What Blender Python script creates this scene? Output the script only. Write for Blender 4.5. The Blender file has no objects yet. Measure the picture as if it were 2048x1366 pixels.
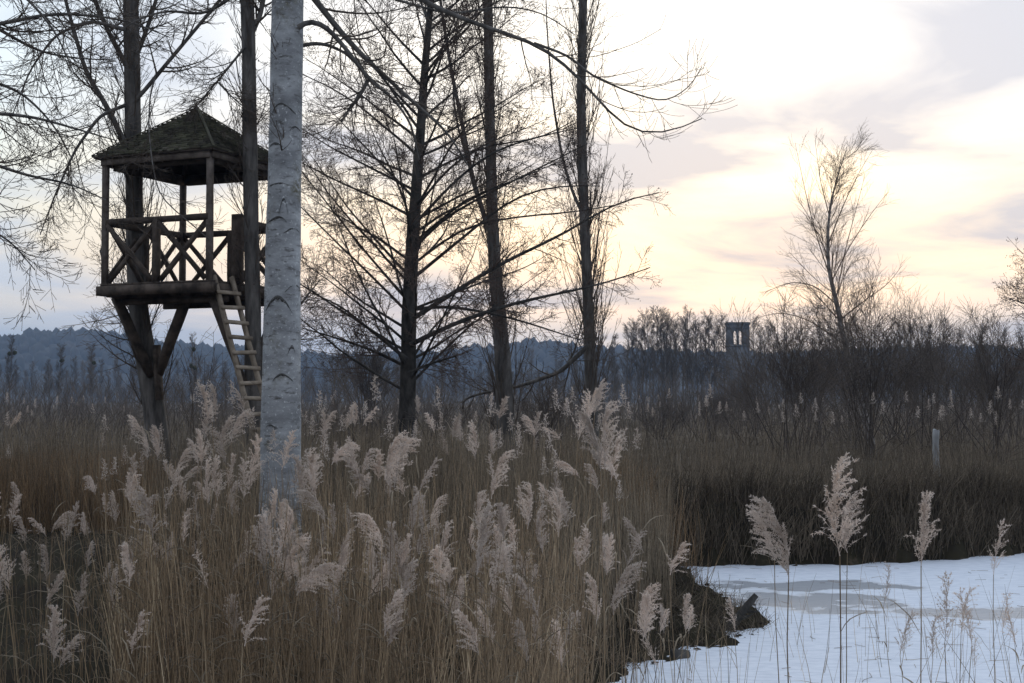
import bpy, bmesh, math, random
import numpy as np
from mathutils import Vector, Matrix
R = math.radians
rng = np.random.default_rng(7)
random.seed(7)
scene = bpy.context.scene
COL = scene.collection

# ------------------------------------------------------------------ camera
F, CX, CY, HZ, EYE = 2900.0, 1024.0, 683.0, 800.0, 1.7
PITCH = math.atan((HZ - CY) / F)
cam = bpy.data.cameras.new('camera'); camo = bpy.data.objects.new('camera', cam); COL.objects.link(camo)
camo.location = (0, 0, EYE); camo.rotation_euler = (R(90) + PITCH, 0, 0)
cam.sensor_width = 36; cam.lens = F / 2048 * 36; cam.clip_start = .1; cam.clip_end = 9000
scene.camera = camo

# ------------------------------------------------------------------ sky, sun, exposure
SUN_EL, SUN_AZ = R(5.0), R(9.0)            # azimuth measured from +Y towards +X
SUND = (math.sin(SUN_AZ) * math.cos(SUN_EL), math.cos(SUN_AZ) * math.cos(SUN_EL), math.sin(SUN_EL))
world = bpy.data.worlds.new('World'); scene.world = world; world.use_nodes = True
nt = world.node_tree; N = nt.nodes; L = nt.links; N.clear()
def nd(t, **k):
    n = N.new(t)
    for a, b in k.items(): setattr(n, a, b)
    return n
def setramp(r, stops):
    e = r.color_ramp.elements
    while len(e) < len(stops): e.new(.5)
    for el, (p, c) in zip(e, stops):
        el.position = p; el.color = (*c, 1)
def vmath(op, a, b=None):
    n = nd('ShaderNodeVectorMath', operation=op)
    for i, v in enumerate((a, b)):
        if v is None: continue
        if isinstance(v, tuple): n.inputs[i].default_value = v
        else: L.new(v, n.inputs[i])
    return n
def fmath(op, a, b=None, clamp=False):
    n = nd('ShaderNodeMath', operation=op); n.use_clamp = clamp
    for i, v in enumerate((a, b)):
        if v is None: continue
        if isinstance(v, (int, float)): n.inputs[i].default_value = v
        else: L.new(v, n.inputs[i])
    return n.outputs[0]
def mixc(fac, a, b, bt='MIX'):
    n = nd('ShaderNodeMix', data_type='RGBA', blend_type=bt)
    for i, v in ((0, fac), (6, a), (7, b)):
        if isinstance(v, (int, float)): n.inputs[i].default_value = v
        elif isinstance(v, tuple): n.inputs[i].default_value = (*v, 1)
        else: L.new(v, n.inputs[i])
    return n.outputs[2]
tc = nd('ShaderNodeTexCoord'); dirn = vmath('NORMALIZE', tc.outputs['Generated']).outputs[0]
sx = nd('ShaderNodeSeparateXYZ'); L.new(dirn, sx.inputs[0])
dz = sx.outputs[2]
sky = nd('ShaderNodeTexSky', sky_type='NISHITA'); sky.sun_disc = False
sky.sun_elevation = SUN_EL; sky.sun_rotation = SUN_AZ; sky.dust_density = 2.0; sky.ozone_density = 1.5
ang = fmath('DIVIDE', fmath('ARCCOSINE', vmath('DOT_PRODUCT', dirn, SUND).outputs['Value']), math.pi)
r1 = nd('ShaderNodeValToRGB'); L.new(ang, r1.inputs[0])
setramp(r1, [(0, (1.30, 1.24, 1.12)), (.05, (1.24, 1.20, 1.12)), (.10, (1.08, 1.09, 1.09)), (.17, (.72, .86, .98)), (.32, (.46, .54, .66)), (1, (.28, .33, .43))])
el = fmath('DIVIDE', fmath('ARCSINE', dz), math.pi / 2)          # 0 horizon .. 1 zenith
r2 = nd('ShaderNodeValToRGB'); L.new(el, r2.inputs[0])
setramp(r2, [(0, (.47, .54, .64)), (.027, (.52, .57, .65)), (.040, (.90, .76, .66)), (.060, (1.05, .83, .62)), (.09, (1.05, .90, .70)), (.135, (1.03, .98, .91)), (.3, (1, 1, 1.03))])
veil = mixc(1.0, r1.outputs[0], r2.outputs[0], 'MULTIPLY')
nish = mixc(1.0, sky.outputs[0], (.05, .05, .05), 'MULTIPLY')
base = mixc(.85, nish, veil)
# cloud sheet: directions projected onto a level deck
den = fmath('ADD', fmath('MAXIMUM', dz, 0.0), .09)
px_ = fmath('DIVIDE', fmath('MULTIPLY', sx.outputs[0], -1.0), den); py_ = fmath('DIVIDE', sx.outputs[1], den)
cv = nd('ShaderNodeCombineXYZ'); L.new(px_, cv.inputs[0]); L.new(py_, cv.inputs[1]); cv.inputs[2].default_value = 9.1
n1 = nd('ShaderNodeTexNoise'); L.new(cv.outputs[0], n1.inputs['Vector'])
n1.inputs['Scale'].default_value = .95; n1.inputs['Detail'].default_value = 7; n1.inputs['Roughness'].default_value = .52; n1.inputs['Distortion'].default_value = .5
rc = nd('ShaderNodeValToRGB'); L.new(n1.outputs[0], rc.inputs[0])
setramp(rc, [(.46, (0, 0, 0)), (.64, (1, 1, 1))])
cmask = fmath('MULTIPLY', rc.outputs[0], .80)
rcc = nd('ShaderNodeValToRGB'); L.new(ang, rcc.inputs[0])
setramp(rcc, [(0, (.56, .50, .49)), (.06, (.47, .47, .52)), (.1, (.44, .46, .53)), (.2, (.52, .60, .69)), (1, (.25, .29, .38))])
withc = mixc(cmask, base, rcc.outputs[0])
# below the horizon: dull ground tone
gm = fmath('MULTIPLY', fmath('LESS_THAN', dz, -.01), 1.0)
final = mixc(gm, withc, (.08, .085, .09))
bg = nd('ShaderNodeBackground'); L.new(final, bg.inputs[0]); bg.inputs[1].default_value = 1.36
wo = nd('ShaderNodeOutputWorld'); L.new(bg.outputs[0], wo.inputs[0])

sun = bpy.data.lights.new('sun', 'SUN'); sun.energy = .9; sun.angle = R(14); sun.color = (1, .80, .60)
suno = bpy.data.objects.new('sun', sun); COL.objects.link(suno)
suno.rotation_euler = Vector(SUND).to_track_quat('Z', 'Y').to_euler()
scene.view_settings.view_transform = 'Standard'; scene.view_settings.look = 'None'
scene.view_settings.exposure = .2; scene.view_settings.gamma = 1; scene.view_settings.use_curve_mapping = False
scene.cycles.max_bounces = 5; scene.cycles.diffuse_bounces = 3; scene.cycles.glossy_bounces = 2
scene.cycles.transmission_bounces = 3; scene.cycles.volume_bounces = 0; scene.cycles.transparent_max_bounces = 4

# ------------------------------------------------------------------ helpers
def W(px, py, D):
    """photo pixel + depth along +Y -> world point"""
    u, v = (px - CX) / F, (CY - py) / F
    ca, sa = math.cos(PITCH), math.sin(PITCH)
    yc, zc = ca - sa * v, sa + ca * v
    return np.array([u * D / yc, D, EYE + zc * D / yc])
def WL(pts, D):
    return np.array([W(p[0], p[1], p[2] if len(p) > 2 else D) for p in pts])
def mesh_np(name, V, faces, smooth=False):
    """faces: list of int arrays (n,k)"""
    me = bpy.data.meshes.new(name)
    V = np.asarray(V, np.float32); me.vertices.add(len(V)); me.vertices.foreach_set('co', V.ravel())
    idx = np.concatenate([f.ravel() for f in faces]).astype(np.int32)
    tot = np.concatenate([np.full(len(f), f.shape[1]) for f in faces]).astype(np.int32)
    me.loops.add(len(idx)); me.loops.foreach_set('vertex_index', idx)
    me.polygons.add(len(tot)); me.polygons.foreach_set('loop_start', np.concatenate([[0], np.cumsum(tot)[:-1]]).astype(np.int32))
    me.polygons.foreach_set('loop_total', tot)
    if smooth: me.polygons.foreach_set('use_smooth', np.ones(len(tot), bool))
    me.update(calc_edges=True); me.validate(clean_customdata=False)
    return me
def link(name, me, mat=None, parent=None):
    o = bpy.data.objects.new(name, me); COL.objects.link(o)
    if mat is not None and me is not None and not me.materials: me.materials.append(mat)
    if parent is not None: o.parent = parent
    return o
def thing(name, label, cat, loc=(0, 0, 0), rz=0, group=None):
    o = bpy.data.objects.new(name, None); COL.objects.link(o); o.empty_display_size = .2
    o.location = loc; o.rotation_euler = (0, 0, rz)
    tag(o, label, cat, group); return o
def tag(o, label=None, cat=None, group=None, kind=None):
    if label: o['label'] = label
    if cat: o['category'] = cat
    if group: o['group'] = group
    if kind: o['kind'] = kind
    return o
class MB:
    """several shapes collected in one mesh"""
    def __init__(s): s.V = []; s.F = {}; s.n = 0
    def add(s, V, *faces):
        V = np.asarray(V, float).reshape(-1, 3)
        for f in faces:
            f = np.asarray(f, int)
            if len(f): s.F.setdefault(f.shape[1], []).append(f + s.n)
        s.V.append(V); s.n += len(V)
    def tubes(s, P, Rd, sides=3, cap=False):
        V, Fq = tube_arr(P, Rd, sides); s.add(V, Fq)
        if cap:
            Nn, K = P.shape[:2]; b = (np.arange(Nn) * K * sides)[:, None]
            s.add(np.zeros((0, 3)), b + np.arange(sides)[::-1] - s.n + (s.n - len(V)), b + (K - 1) * sides + np.arange(sides) - s.n + (s.n - len(V)))
    def box(s, c, size, M=None):
        h = np.array(size) / 2
        V = np.array([[x, y, z] for x in (-1, 1) for y in (-1, 1) for z in (-1, 1)]) * h
        if M is not None: V = V @ np.array(M).T
        s.add(V + np.array(c), [[0, 1, 3, 2], [4, 6, 7, 5], [0, 4, 5, 1], [2, 3, 7, 6], [0, 2, 6, 4], [1, 5, 7, 3]])
    def beam(s, a, b, w, h, up=(0, 0, 1), jit=0):
        a = np.array(a, float); b = np.array(b, float); t = b - a; Ln = np.linalg.norm(t); t /= Ln
        up = np.array(up, float)
        if abs(t @ up) > .98: up = np.array([1., 0, 0])
        sd = np.cross(t, up); sd /= np.linalg.norm(sd); u2 = np.cross(sd, t)
        nseg = 4; V = []
        for k in range(nseg + 1):
            c = a + t * Ln * k / nseg
            ww, hh = w * (1 + jit * random.uniform(-1, 1)), h * (1 + jit * random.uniform(-1, 1))
            c = c + sd * random.uniform(-1, 1) * jit * w * .5
            for q in ((-1, -1), (1, -1), (1, 1), (-1, 1)): V.append(c + sd * q[0] * ww / 2 + u2 * q[1] * hh / 2)
        Fq = []
        for k in range(nseg):
            for q in range(4): Fq.append([4 * k + q, 4 * k + (q + 1) % 4, 4 * k + 4 + (q + 1) % 4, 4 * k + 4 + q])
        Fq += [[3, 2, 1, 0], [4 * nseg, 4 * nseg + 1, 4 * nseg + 2, 4 * nseg + 3]]
        s.add(V, Fq)
    def mesh(s, name, smooth=False):
        return mesh_np(name, np.concatenate(s.V), [np.concatenate(f) for f in s.F.values()], smooth)
    def build(s, name, mat, parent=None, smooth=False):
        return link(name, s.mesh(name, smooth), mat, parent)
def tube_arr(P, Rd, sides=3):
    Nn, K = P.shape[:2]
    T = np.gradient(P, axis=1); T /= np.linalg.norm(T, axis=2, keepdims=True) + 1e-9
    Tm = P[:, -1] - P[:, 0]
    ref = np.where((np.abs(Tm[:, 2]) > .8 * np.linalg.norm(Tm, axis=1))[:, None], np.array([1., .2, 0]), np.array([0., .1, 1.]))[:, None, :]
    n1 = ref - (ref * T).sum(2, keepdims=True) * T; n1 /= np.linalg.norm(n1, axis=2, keepdims=True) + 1e-9
    n2 = np.cross(T, n1)
    a = np.arange(sides) * 2 * math.pi / sides
    V = P[:, :, None, :] + Rd[:, :, None, None] * (np.cos(a)[None, None, :, None] * n1[:, :, None, :] + np.sin(a)[None, None, :, None] * n2[:, :, None, :])
    i = np.arange(K - 1)[:, None] * sides; j = np.arange(sides)[None, :]; j2 = (j + 1) % sides
    q = np.stack([i + j, i + j2, i + sides + j2, i + sides + j], -1).reshape(-1, 4)
    Fq = (q[None] + (np.arange(Nn) * K * sides)[:, None, None]).reshape(-1, 4)
    return V.reshape(-1, 3), Fq
def resample(P, K):
    P = np.asarray(P, float); d = np.concatenate([[0], np.cumsum(np.linalg.norm(np.diff(P, axis=0), axis=1))])
    # smooth (Catmull-like) by interpolating with a cubic through a dense polyline
    t = np.linspace(0, d[-1], K)
    Q = np.stack([np.interp(t, d, P[:, k]) for k in range(3)], 1)
    for _ in range(2):
        Q[1:-1] = .25 * Q[:-2] + .5 * Q[1:-1] + .25 * Q[2:]
    return Q
def branch_out(P, Rd, n, t0, t1, a0, a1, l0, l1, K, g=0.0, wig=.08, rf=.6, rtip=.004, lfall=.5, down=0.0, az=None, flat=0.0, r_rel=None, r=rng):
    """children of polylines P (N,K,3): n per parent, vectorised; lengths l0..l1 metres shrink towards the parent's tip by lfall"""
    Nn, Kp = P.shape[:2]
    t = t0 + (t1 - t0) * ((np.arange(n)[None, :] + r.random((Nn, n))) / n); t = t.ravel()
    pi = np.repeat(np.arange(Nn), n)
    f = t * (Kp - 1); i0 = np.clip(f.astype(int), 0, Kp - 2); w = (f - i0)[:, None]
    pos = P[pi, i0] * (1 - w) + P[pi, i0 + 1] * w
    T = P[pi, i0 + 1] - P[pi, i0]; T /= np.linalg.norm(T, axis=1, keepdims=True) + 1e-9
    pr = Rd[pi, i0] * (1 - w[:, 0]) + Rd[pi, i0 + 1] * w[:, 0]
    ref = np.where(np.abs(T[:, 2:3]) > .9, np.array([1., 0, 0]), np.array([0., 0, 1.]))
    n1 = np.cross(T, ref); n1 /= np.linalg.norm(n1, axis=1, keepdims=True); n2 = np.cross(n1, T)
    phi = r.random(len(t)) * 2 * math.pi if az is None else az(r, len(t))
    a = a0 + (a1 - a0) * r.random(len(t))
    s1, s2 = np.cos(phi), np.sin(phi) * (1 - flat)
    perp = s1[:, None] * n1 + s2[:, None] * n2; perp /= np.linalg.norm(perp, axis=1, keepdims=True) + 1e-9
    d = np.cos(a)[:, None] * T + np.sin(a)[:, None] * perp
    d[:, 2] -= down; d /= np.linalg.norm(d, axis=1, keepdims=True)
    Ln = (l0 + (l1 - l0) * r.random(len(t))) * (1 - lfall * (t - t0) / max(t1 - t0, 1e-6))
    Q = np.zeros((len(t), K, 3)); Q[:, 0] = pos
    for k in range(1, K):
        Q[:, k] = Q[:, k - 1] + d * (Ln / (K - 1))[:, None]
        d = d + wig * r.normal(size=d.shape); d[:, 2] += g
        d /= np.linalg.norm(d, axis=1, keepdims=True)
    r0 = np.maximum(np.minimum(pr * rf, pr * .9), rtip) if r_rel is None else np.maximum(np.minimum(Ln * r_rel, pr * .85), rtip)
    s = np.linspace(0, 1, K)[None, :]
    RR = r0[:, None] * (1 - s) + rtip * s
    return Q, RR

# ------------------------------------------------------------------ materials
def mat(name, c1, c2, scale=6, rough=.9, bump=0, c3=None, spec=.2, trans=0.0, stretch=(1, 1, 1), obj_rand=0.0, detail=6, lo=.35, hi=.65, coord='Object', island=0.0):
    m = bpy.data.materials.new(name); m.use_nodes = True; t = m.node_tree; t.nodes.clear(); l = t.links
    out = t.nodes.new('ShaderNodeOutputMaterial'); p = t.nodes.new('ShaderNodeBsdfPrincipled')
    tcn = t.nodes.new('ShaderNodeTexCoord'); mp = t.nodes.new('ShaderNodeMapping'); mp.inputs['Scale'].default_value = stretch
    l.new(tcn.outputs[coord], mp.inputs[0])
    nz = t.nodes.new('ShaderNodeTexNoise'); nz.inputs['Scale'].default_value = scale; nz.inputs['Detail'].default_value = detail; nz.inputs['Roughness'].default_value = .6
    l.new(mp.outputs[0], nz.inputs['Vector'])
    rp = t.nodes.new('ShaderNodeValToRGB'); e = rp.color_ramp.elements
    e[0].position = lo; e[0].color = (*c1, 1); e[1].position = hi; e[1].color = (*c2, 1)
    if c3: x = e.new((lo + hi) / 2 + .1); x.color = (*c3, 1)
    l.new(nz.outputs[0], rp.inputs[0]); col = rp.outputs[0]
    if obj_rand:
        oi = t.nodes.new('ShaderNodeObjectInfo'); mr = t.nodes.new('ShaderNodeMapRange')
        mr.inputs[3].default_value = 1 - obj_rand; mr.inputs[4].default_value = 1 + obj_rand; l.new(oi.outputs['Random'], mr.inputs[0])
        vm = t.nodes.new('ShaderNodeVectorMath'); vm.operation = 'SCALE'; l.new(col, vm.inputs[0]); l.new(mr.outputs[0], vm.inputs['Scale']); col = vm.outputs[0]
    if island:
        gi = t.nodes.new('ShaderNodeNewGeometry'); mr = t.nodes.new('ShaderNodeMapRange')
        mr.inputs[3].default_value = 1 - island; mr.inputs[4].default_value = 1 + island; l.new(gi.outputs['Random Per Island'], mr.inputs[0])
        vm = t.nodes.new('ShaderNodeVectorMath'); vm.operation = 'SCALE'; l.new(col, vm.inputs[0]); l.new(mr.outputs[0], vm.inputs['Scale']); col = vm.outputs[0]
    l.new(col, p.inputs['Base Color']); p.inputs['Roughness'].default_value = rough; p.inputs['Specular IOR Level'].default_value = spec
    if bump:
        b = t.nodes.new('ShaderNodeBump'); b.inputs['Strength'].default_value = bump; b.inputs['Distance'].default_value = .02
        l.new(nz.outputs[0], b.inputs['Height']); l.new(b.outputs[0], p.inputs['Normal'])
    sh = p.outputs[0]
    if trans:
        tr = t.nodes.new('ShaderNodeBsdfTranslucent'); l.new(col, tr.inputs[0]); mx = t.nodes.new('ShaderNodeMixShader'); mx.inputs[0].default_value = trans
        l.new(sh, mx.inputs[1]); l.new(tr.outputs[0], mx.inputs[2]); sh = mx.outputs[0]
    l.new(sh, out.inputs[0]); return m
M = {}
M['earth'] = mat('earth', (.028, .022, .016), (.085, .064, .044), 2.3, .95, .8, c3=(.042, .036, .022), spec=.03)
def litter(m):
    t = m.node_tree; l = t.links; p = next(n for n in t.nodes if n.type == 'BSDF_PRINCIPLED'); src = p.inputs['Base Color'].links[0].from_socket
    tcn = t.nodes.new('ShaderNodeTexCoord'); sp = t.nodes.new('ShaderNodeSeparateXYZ'); l.new(tcn.outputs['Object'], sp.inputs[0])
    nz = t.nodes.new('ShaderNodeTexNoise'); nz.inputs['Scale'].default_value = .6; nz.inputs['Detail'].default_value = 6; l.new(tcn.outputs['Object'], nz.inputs['Vector'])
    ma = t.nodes.new('ShaderNodeMath'); ma.operation = 'MULTIPLY_ADD'; l.new(nz.outputs[0], ma.inputs[0]); ma.inputs[1].default_value = 6; l.new(sp.outputs[1], ma.inputs[2])
    mr = t.nodes.new('ShaderNodeMapRange'); l.new(ma.outputs[0], mr.inputs[0]); mr.inputs[1].default_value = 26; mr.inputs[2].default_value = 29
    mx = t.nodes.new('ShaderNodeMix'); mx.data_type = 'RGBA'; l.new(mr.outputs[0], mx.inputs[0]); l.new(src, mx.inputs[6])
    rp = t.nodes.new('ShaderNodeValToRGB'); setramp(rp, [(.35, (.06, .048, .034)), (.65, (.14, .11, .078))]); l.new(nz.outputs[0], rp.inputs[0]); l.new(rp.outputs[0], mx.inputs[7]); l.new(mx.outputs[2], p.inputs['Base Color'])
litter(M['earth'])
M['mud'] = mat('mud', (.025, .020, .015), (.08, .06, .042), 6, .9, .8)
M['wood_dark'] = mat('wood_dark', (.042, .032, .025), (.13, .098, .075), 5, .85, .4, obj_rand=.25)
M['wood_grey'] = mat('wood_grey', (.10, .078, .062), (.22, .18, .15), 6, .85, .4, obj_rand=.2)
M['wood_pale'] = mat('wood_pale', (.20, .155, .11), (.36, .29, .215), 7, .8, .3, obj_rand=.2)
M['shingle'] = mat('shingle', (.08, .07, .055), (.19, .165, .13), 3, .9, .3, c3=(.12, .115, .07), island=.4)
M['bark'] = mat('bark', (.06, .054, .047), (.19, .17, .15), 9, .95, .9, stretch=(1, 1, .22))
M['bark_alder'] = mat('bark_alder', (.030, .027, .024), (.10, .09, .078), 9, .95, .8, stretch=(1, 1, .4))
M['twig'] = mat('twig', (.075, .058, .045), (.14, .108, .082), 3, .85)
M['twig_alder'] = mat('twig_alder', (.085, .058, .046), (.15, .105, .082), 3, .85)
M['cone'] = mat('cone', (.03, .02, .016), (.06, .04, .03), 20, .9)
M['twig_birch'] = mat('twig_birch', (.16, .11, .082), (.25, .18, .13), 3, .8)
M['bark_birch'] = mat('bark_birch', (.14, .12, .105), (.45, .41, .37), 3, .85, .4, stretch=(1, 1, 1.6))
M['reed_stem'] = mat('reed_stem', (.16, .105, .058), (.46, .35, .22), 1.0, .6, 0, spec=.3, obj_rand=.3, stretch=(3, 3, .8), c3=(.29, .205, .12), detail=3, island=.55)
M['reed_leaf'] = mat('reed_leaf', (.20, .15, .095), (.42, .34, .24), 3, .7, 0, trans=.3, obj_rand=.2)
M['plume'] = mat('plume', (.60, .49, .405), (.86, .745, .645), 9, .85, 0, trans=.35, obj_rand=.18)
M['grass'] = mat('grass', (.19, .145, .095), (.40, .315, .215), .5, .85, 0, trans=.2, detail=3, island=.5)
M['grass_meadow'] = mat('grass_meadow', (.14, .110, .078), (.31, .243, .168), .5, .9, 0, trans=.2, detail=3, island=.5)
M['grass_red'] = mat('grass_red', (.24, .150, .080), (.46, .31, .175), .8, .85, 0, trans=.2, island=.5)
M['grass_dark'] = mat('grass_dark', (.085, .066, .046), (.27, .21, .145), 1.0, .9, 0, trans=.15, stretch=(2, 2, .6), detail=3, island=.55)
M['scrub'] = mat('scrub', (.085, .067, .055), (.185, .148, .118), .3, .9, island=.3)
M['far_twig'] = mat('far_twig', (.09, .074, .062), (.17, .138, .112), .2, .9, obj_rand=.3)
M['far_trunk'] = mat('far_trunk', (.10, .095, .088), (.30, .285, .265), .4, .9, stretch=(1, 1, .3), obj_rand=.35)
M['mistletoe'] = mat('mistletoe', (.03, .036, .014), (.06, .065, .03), 2, .9)
M['stone'] = mat('stone', (.09, .086, .082), (.17, .16, .15), .6, .95, .2)
M['hill_forest'] = mat('hill_forest', (.030, .030, .022), (.075, .062, .048), .012, .95, lo=.3, hi=.7)
M['scar'] = mat('scar', (.06, .056, .05), (.27, .26, .25), 45, .95, .8, c3=(.13, .125, .115))
M['post_grey'] = mat('post_grey', (.28, .275, .265), (.46, .45, .43), 5, .9, .5, stretch=(1, 1, .2))
M['rock'] = mat('rock', (.05, .046, .04), (.12, .11, .10), 6, .9, .6)

def poplar_bark():
    m = bpy.data.materials.new('poplar_bark'); m.use_nodes = True; t = m.node_tree; t.nodes.clear(); l = t.links
    out = t.nodes.new('ShaderNodeOutputMaterial'); p = t.nodes.new('ShaderNodeBsdfPrincipled')
    tcn = t.nodes.new('ShaderNodeTexCoord')
    def noise(s, d, st=(1, 1, 1)):
        mp = t.nodes.new('ShaderNodeMapping'); mp.inputs['Scale'].default_value = st; l.new(tcn.outputs['Object'], mp.inputs[0])
        n = t.nodes.new('ShaderNodeTexNoise'); n.inputs['Scale'].default_value = s; n.inputs['Detail'].default_value = d; n.inputs['Roughness'].default_value = .65; l.new(mp.outputs[0], n.inputs['Vector']); return n.outputs[0]
    def ramp(f, st):
        r_ = t.nodes.new('ShaderNodeValToRGB'); setramp(r_, st); l.new(f, r_.inputs[0]); return r_.outputs[0]
    def mx(f, a, b):
        n = t.nodes.new('ShaderNodeMix'); n.data_type = 'RGBA'
        l.new(f, n.inputs[0]); l.new(a, n.inputs[6])
        if isinstance(b, tuple): n.inputs[7].default_value = (*b, 1)
        else: l.new(b, n.inputs[7])
        return n.outputs[2]
    basec = ramp(noise(3.2, 6, (1, 1, 2.2)), [(.3, (.20, .20, .20)), (.52, (.36, .36, .355)), (.7, (.52, .52, .51))])
    spots = ramp(noise(34, 3), [(.60, (0, 0, 0)), (.68, (1, 1, 1))])
    c = mx(spots, basec, (.66, .66, .64))
    dark = ramp(noise(9, 6, (1, 1, 2.6)), [(.55, (0, 0, 0)), (.68, (.9, .9, .9))]); c = mx(dark, c, (.10, .09, .08))
    moss = ramp(noise(2.1, 6), [(.55, (0, 0, 0)), (.68, (.8, .8, .8))]); mossf = ramp(noise(26, 4), [(.42, (0, 0, 0)), (.6, (1, 1, 1))])
    mm = t.nodes.new('ShaderNodeMath'); mm.operation = 'MULTIPLY'; l.new(moss, mm.inputs[0]); l.new(mossf, mm.inputs[1])
    c = mx(mm.outputs[0], c, (.115, .095, .030))
    l.new(c, p.inputs['Base Color']); p.inputs['Roughness'].default_value = .85; p.inputs['Specular IOR Level'].default_value = .25
    b = t.nodes.new('ShaderNodeBump'); b.inputs['Strength'].default_value = .55; b.inputs['Distance'].default_value = .012; l.new(noise(22, 6, (1, 1, 1.8)), b.inputs['Height']); l.new(b.outputs[0], p.inputs['Normal'])
    l.new(p.outputs[0], out.inputs[0]); return m
M['poplar_bark'] = poplar_bark()

def ice_mat():
    m = bpy.data.materials.new('snowy_ice'); m.use_nodes = True; t = m.node_tree; t.nodes.clear(); l = t.links
    out = t.nodes.new('ShaderNodeOutputMaterial'); p = t.nodes.new('ShaderNodeBsdfPrincipled')
    tcn = t.nodes.new('ShaderNodeTexCoord')
    def noise(s, d, st=(1, 1, 1)):
        mp = t.nodes.new('ShaderNodeMapping'); mp.inputs['Scale'].default_value = st; l.new(tcn.outputs['Object'], mp.inputs[0])
        n = t.nodes.new('ShaderNodeTexNoise'); n.inputs['Scale'].default_value = s; n.inputs['Detail'].default_value = d; l.new(mp.outputs[0], n.inputs['Vector']); return n
    wob = noise(1.6, 5)
    def patch(cx, cy, rx, ry):
        mp = t.nodes.new('ShaderNodeMapping'); mp.inputs['Location'].default_value = (-cx / rx, -cy / ry, 0); mp.inputs['Scale'].default_value = (1 / rx, 1 / ry, 0)
        l.new(tcn.outputs['Object'], mp.inputs[0]); ln = t.nodes.new('ShaderNodeVectorMath'); ln.operation = 'LENGTH'; l.new(mp.outputs[0], ln.inputs[0])
        ad = t.nodes.new('ShaderNodeMath'); ad.operation = 'ADD'; l.new(ln.outputs['Value'], ad.inputs[0])
        sc = t.nodes.new('ShaderNodeMath'); sc.operation = 'MULTIPLY_ADD'; l.new(wob.outputs[0], sc.inputs[0]); sc.inputs[1].default_value = 2.2; sc.inputs[2].default_value = -1.1
        l.new(sc.outputs[0], ad.inputs[1])
        mr = t.nodes.new('ShaderNodeMapRange'); l.new(ad.outputs[0], mr.inputs[0]); mr.inputs[1].default_value = .8; mr.inputs[2].default_value = 1.05; mr.inputs[3].default_value = 1; mr.inputs[4].default_value = 0
        return mr.outputs[0]
    fac = None
    for a in ((4.0, 19.6, 1.5, .55), (3.4, 18.2, 1.5, .8), (5.9, 17.1, 1.5, .55), (3.9, 17.2, .5, .25)):
        f = patch(*a)
        if fac is None: fac = f
        else:
            mxn = t.nodes.new('ShaderNodeMath'); mxn.operation = 'MAXIMUM'; l.new(fac, mxn.inputs[0]); l.new(f, mxn.inputs[1]); fac = mxn.outputs[0]
    sn = noise(5, 6, (1, 2.2, 1)); rp = t.nodes.new('ShaderNodeValToRGB'); setramp(rp, [(.3, (.70, .73, .78)), (.6, (.86, .88, .92))]); l.new(sn.outputs[0], rp.inputs[0])
    fl = noise(42, 3, (1, 2.6, 1)); rf_ = t.nodes.new('ShaderNodeValToRGB'); setramp(rf_, [(.69, (0, 0, 0)), (.78, (.7, .7, .7))]); l.new(fl.outputs[0], rf_.inputs[0])
    def mx(f, a, b):
        n = t.nodes.new('ShaderNodeMix'); n.data_type = 'RGBA'; l.new(f, n.inputs[0])
        if isinstance(a, tuple): n.inputs[6].default_value = (*a, 1)
        else: l.new(a, n.inputs[6])
        n.inputs[7].default_value = (*b, 1); return n.outputs[2]
    c = mx(rf_.outputs[0], rp.outputs[0], (.34, .32, .29)); c = mx(fac, c, (.58, .59, .61))
    l.new(c, p.inputs['Base Color'])
    mr = t.nodes.new('ShaderNodeMapRange'); l.new(fac, mr.inputs[0]); mr.inputs[3].default_value = .8; mr.inputs[4].default_value = .22; l.new(mr.outputs[0], p.inputs['Roughness'])
    b = t.nodes.new('ShaderNodeBump'); b.inputs['Distance'].default_value = .02; b.inputs['Strength'].default_value = .35; l.new(sn.outputs[0], b.inputs['Height']); l.new(b.outputs[0], p.inputs['Normal'])
    l.new(p.outputs[0], out.inputs[0]); return m
M['ice'] = ice_mat()

# ------------------------------------------------------------------ ground, pond, hill
POND = np.array([(.35, 3.6), (.45, 9.5), (.62, 12.4), (1.04, 13.4), (1.58, 14.4), (2.2, 15.0), (2.97, 16.4), (2.5, 17.3), (1.95, 18.3), (1.98, 20), (2.15, 21.4),
                 (2.7, 22.0), (5.2, 22.2), (6.6, 22.7), (8.4, 23.8), (14, 26), (22, 24), (24, 10), (15, 3.2), (6, 2.6)])
def sdf(x, y):
    p = np.stack([x, y], -1); d = np.full(x.shape, 1e9); ins = np.zeros(x.shape, bool)
    for a, b in zip(POND, np.roll(POND, -1, 0)):
        e = b - a; w = p - a; tt = np.clip((w @ e) / (e @ e), 0, 1)
        d = np.minimum(d, np.linalg.norm(w - tt[..., None] * e, axis=-1))
        c = ((a[1] > y) != (b[1] > y)); c &= x < (b[0] - a[0]) * (y - a[1]) / (b[1] - a[1] + 1e-12) + a[0]; ins ^= c
    return np.where(ins, -d, d)
def sst(a, b, v): t = np.clip((v - a) / (b - a), 0, 1); return t * t * (3 - 2 * t)
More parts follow.
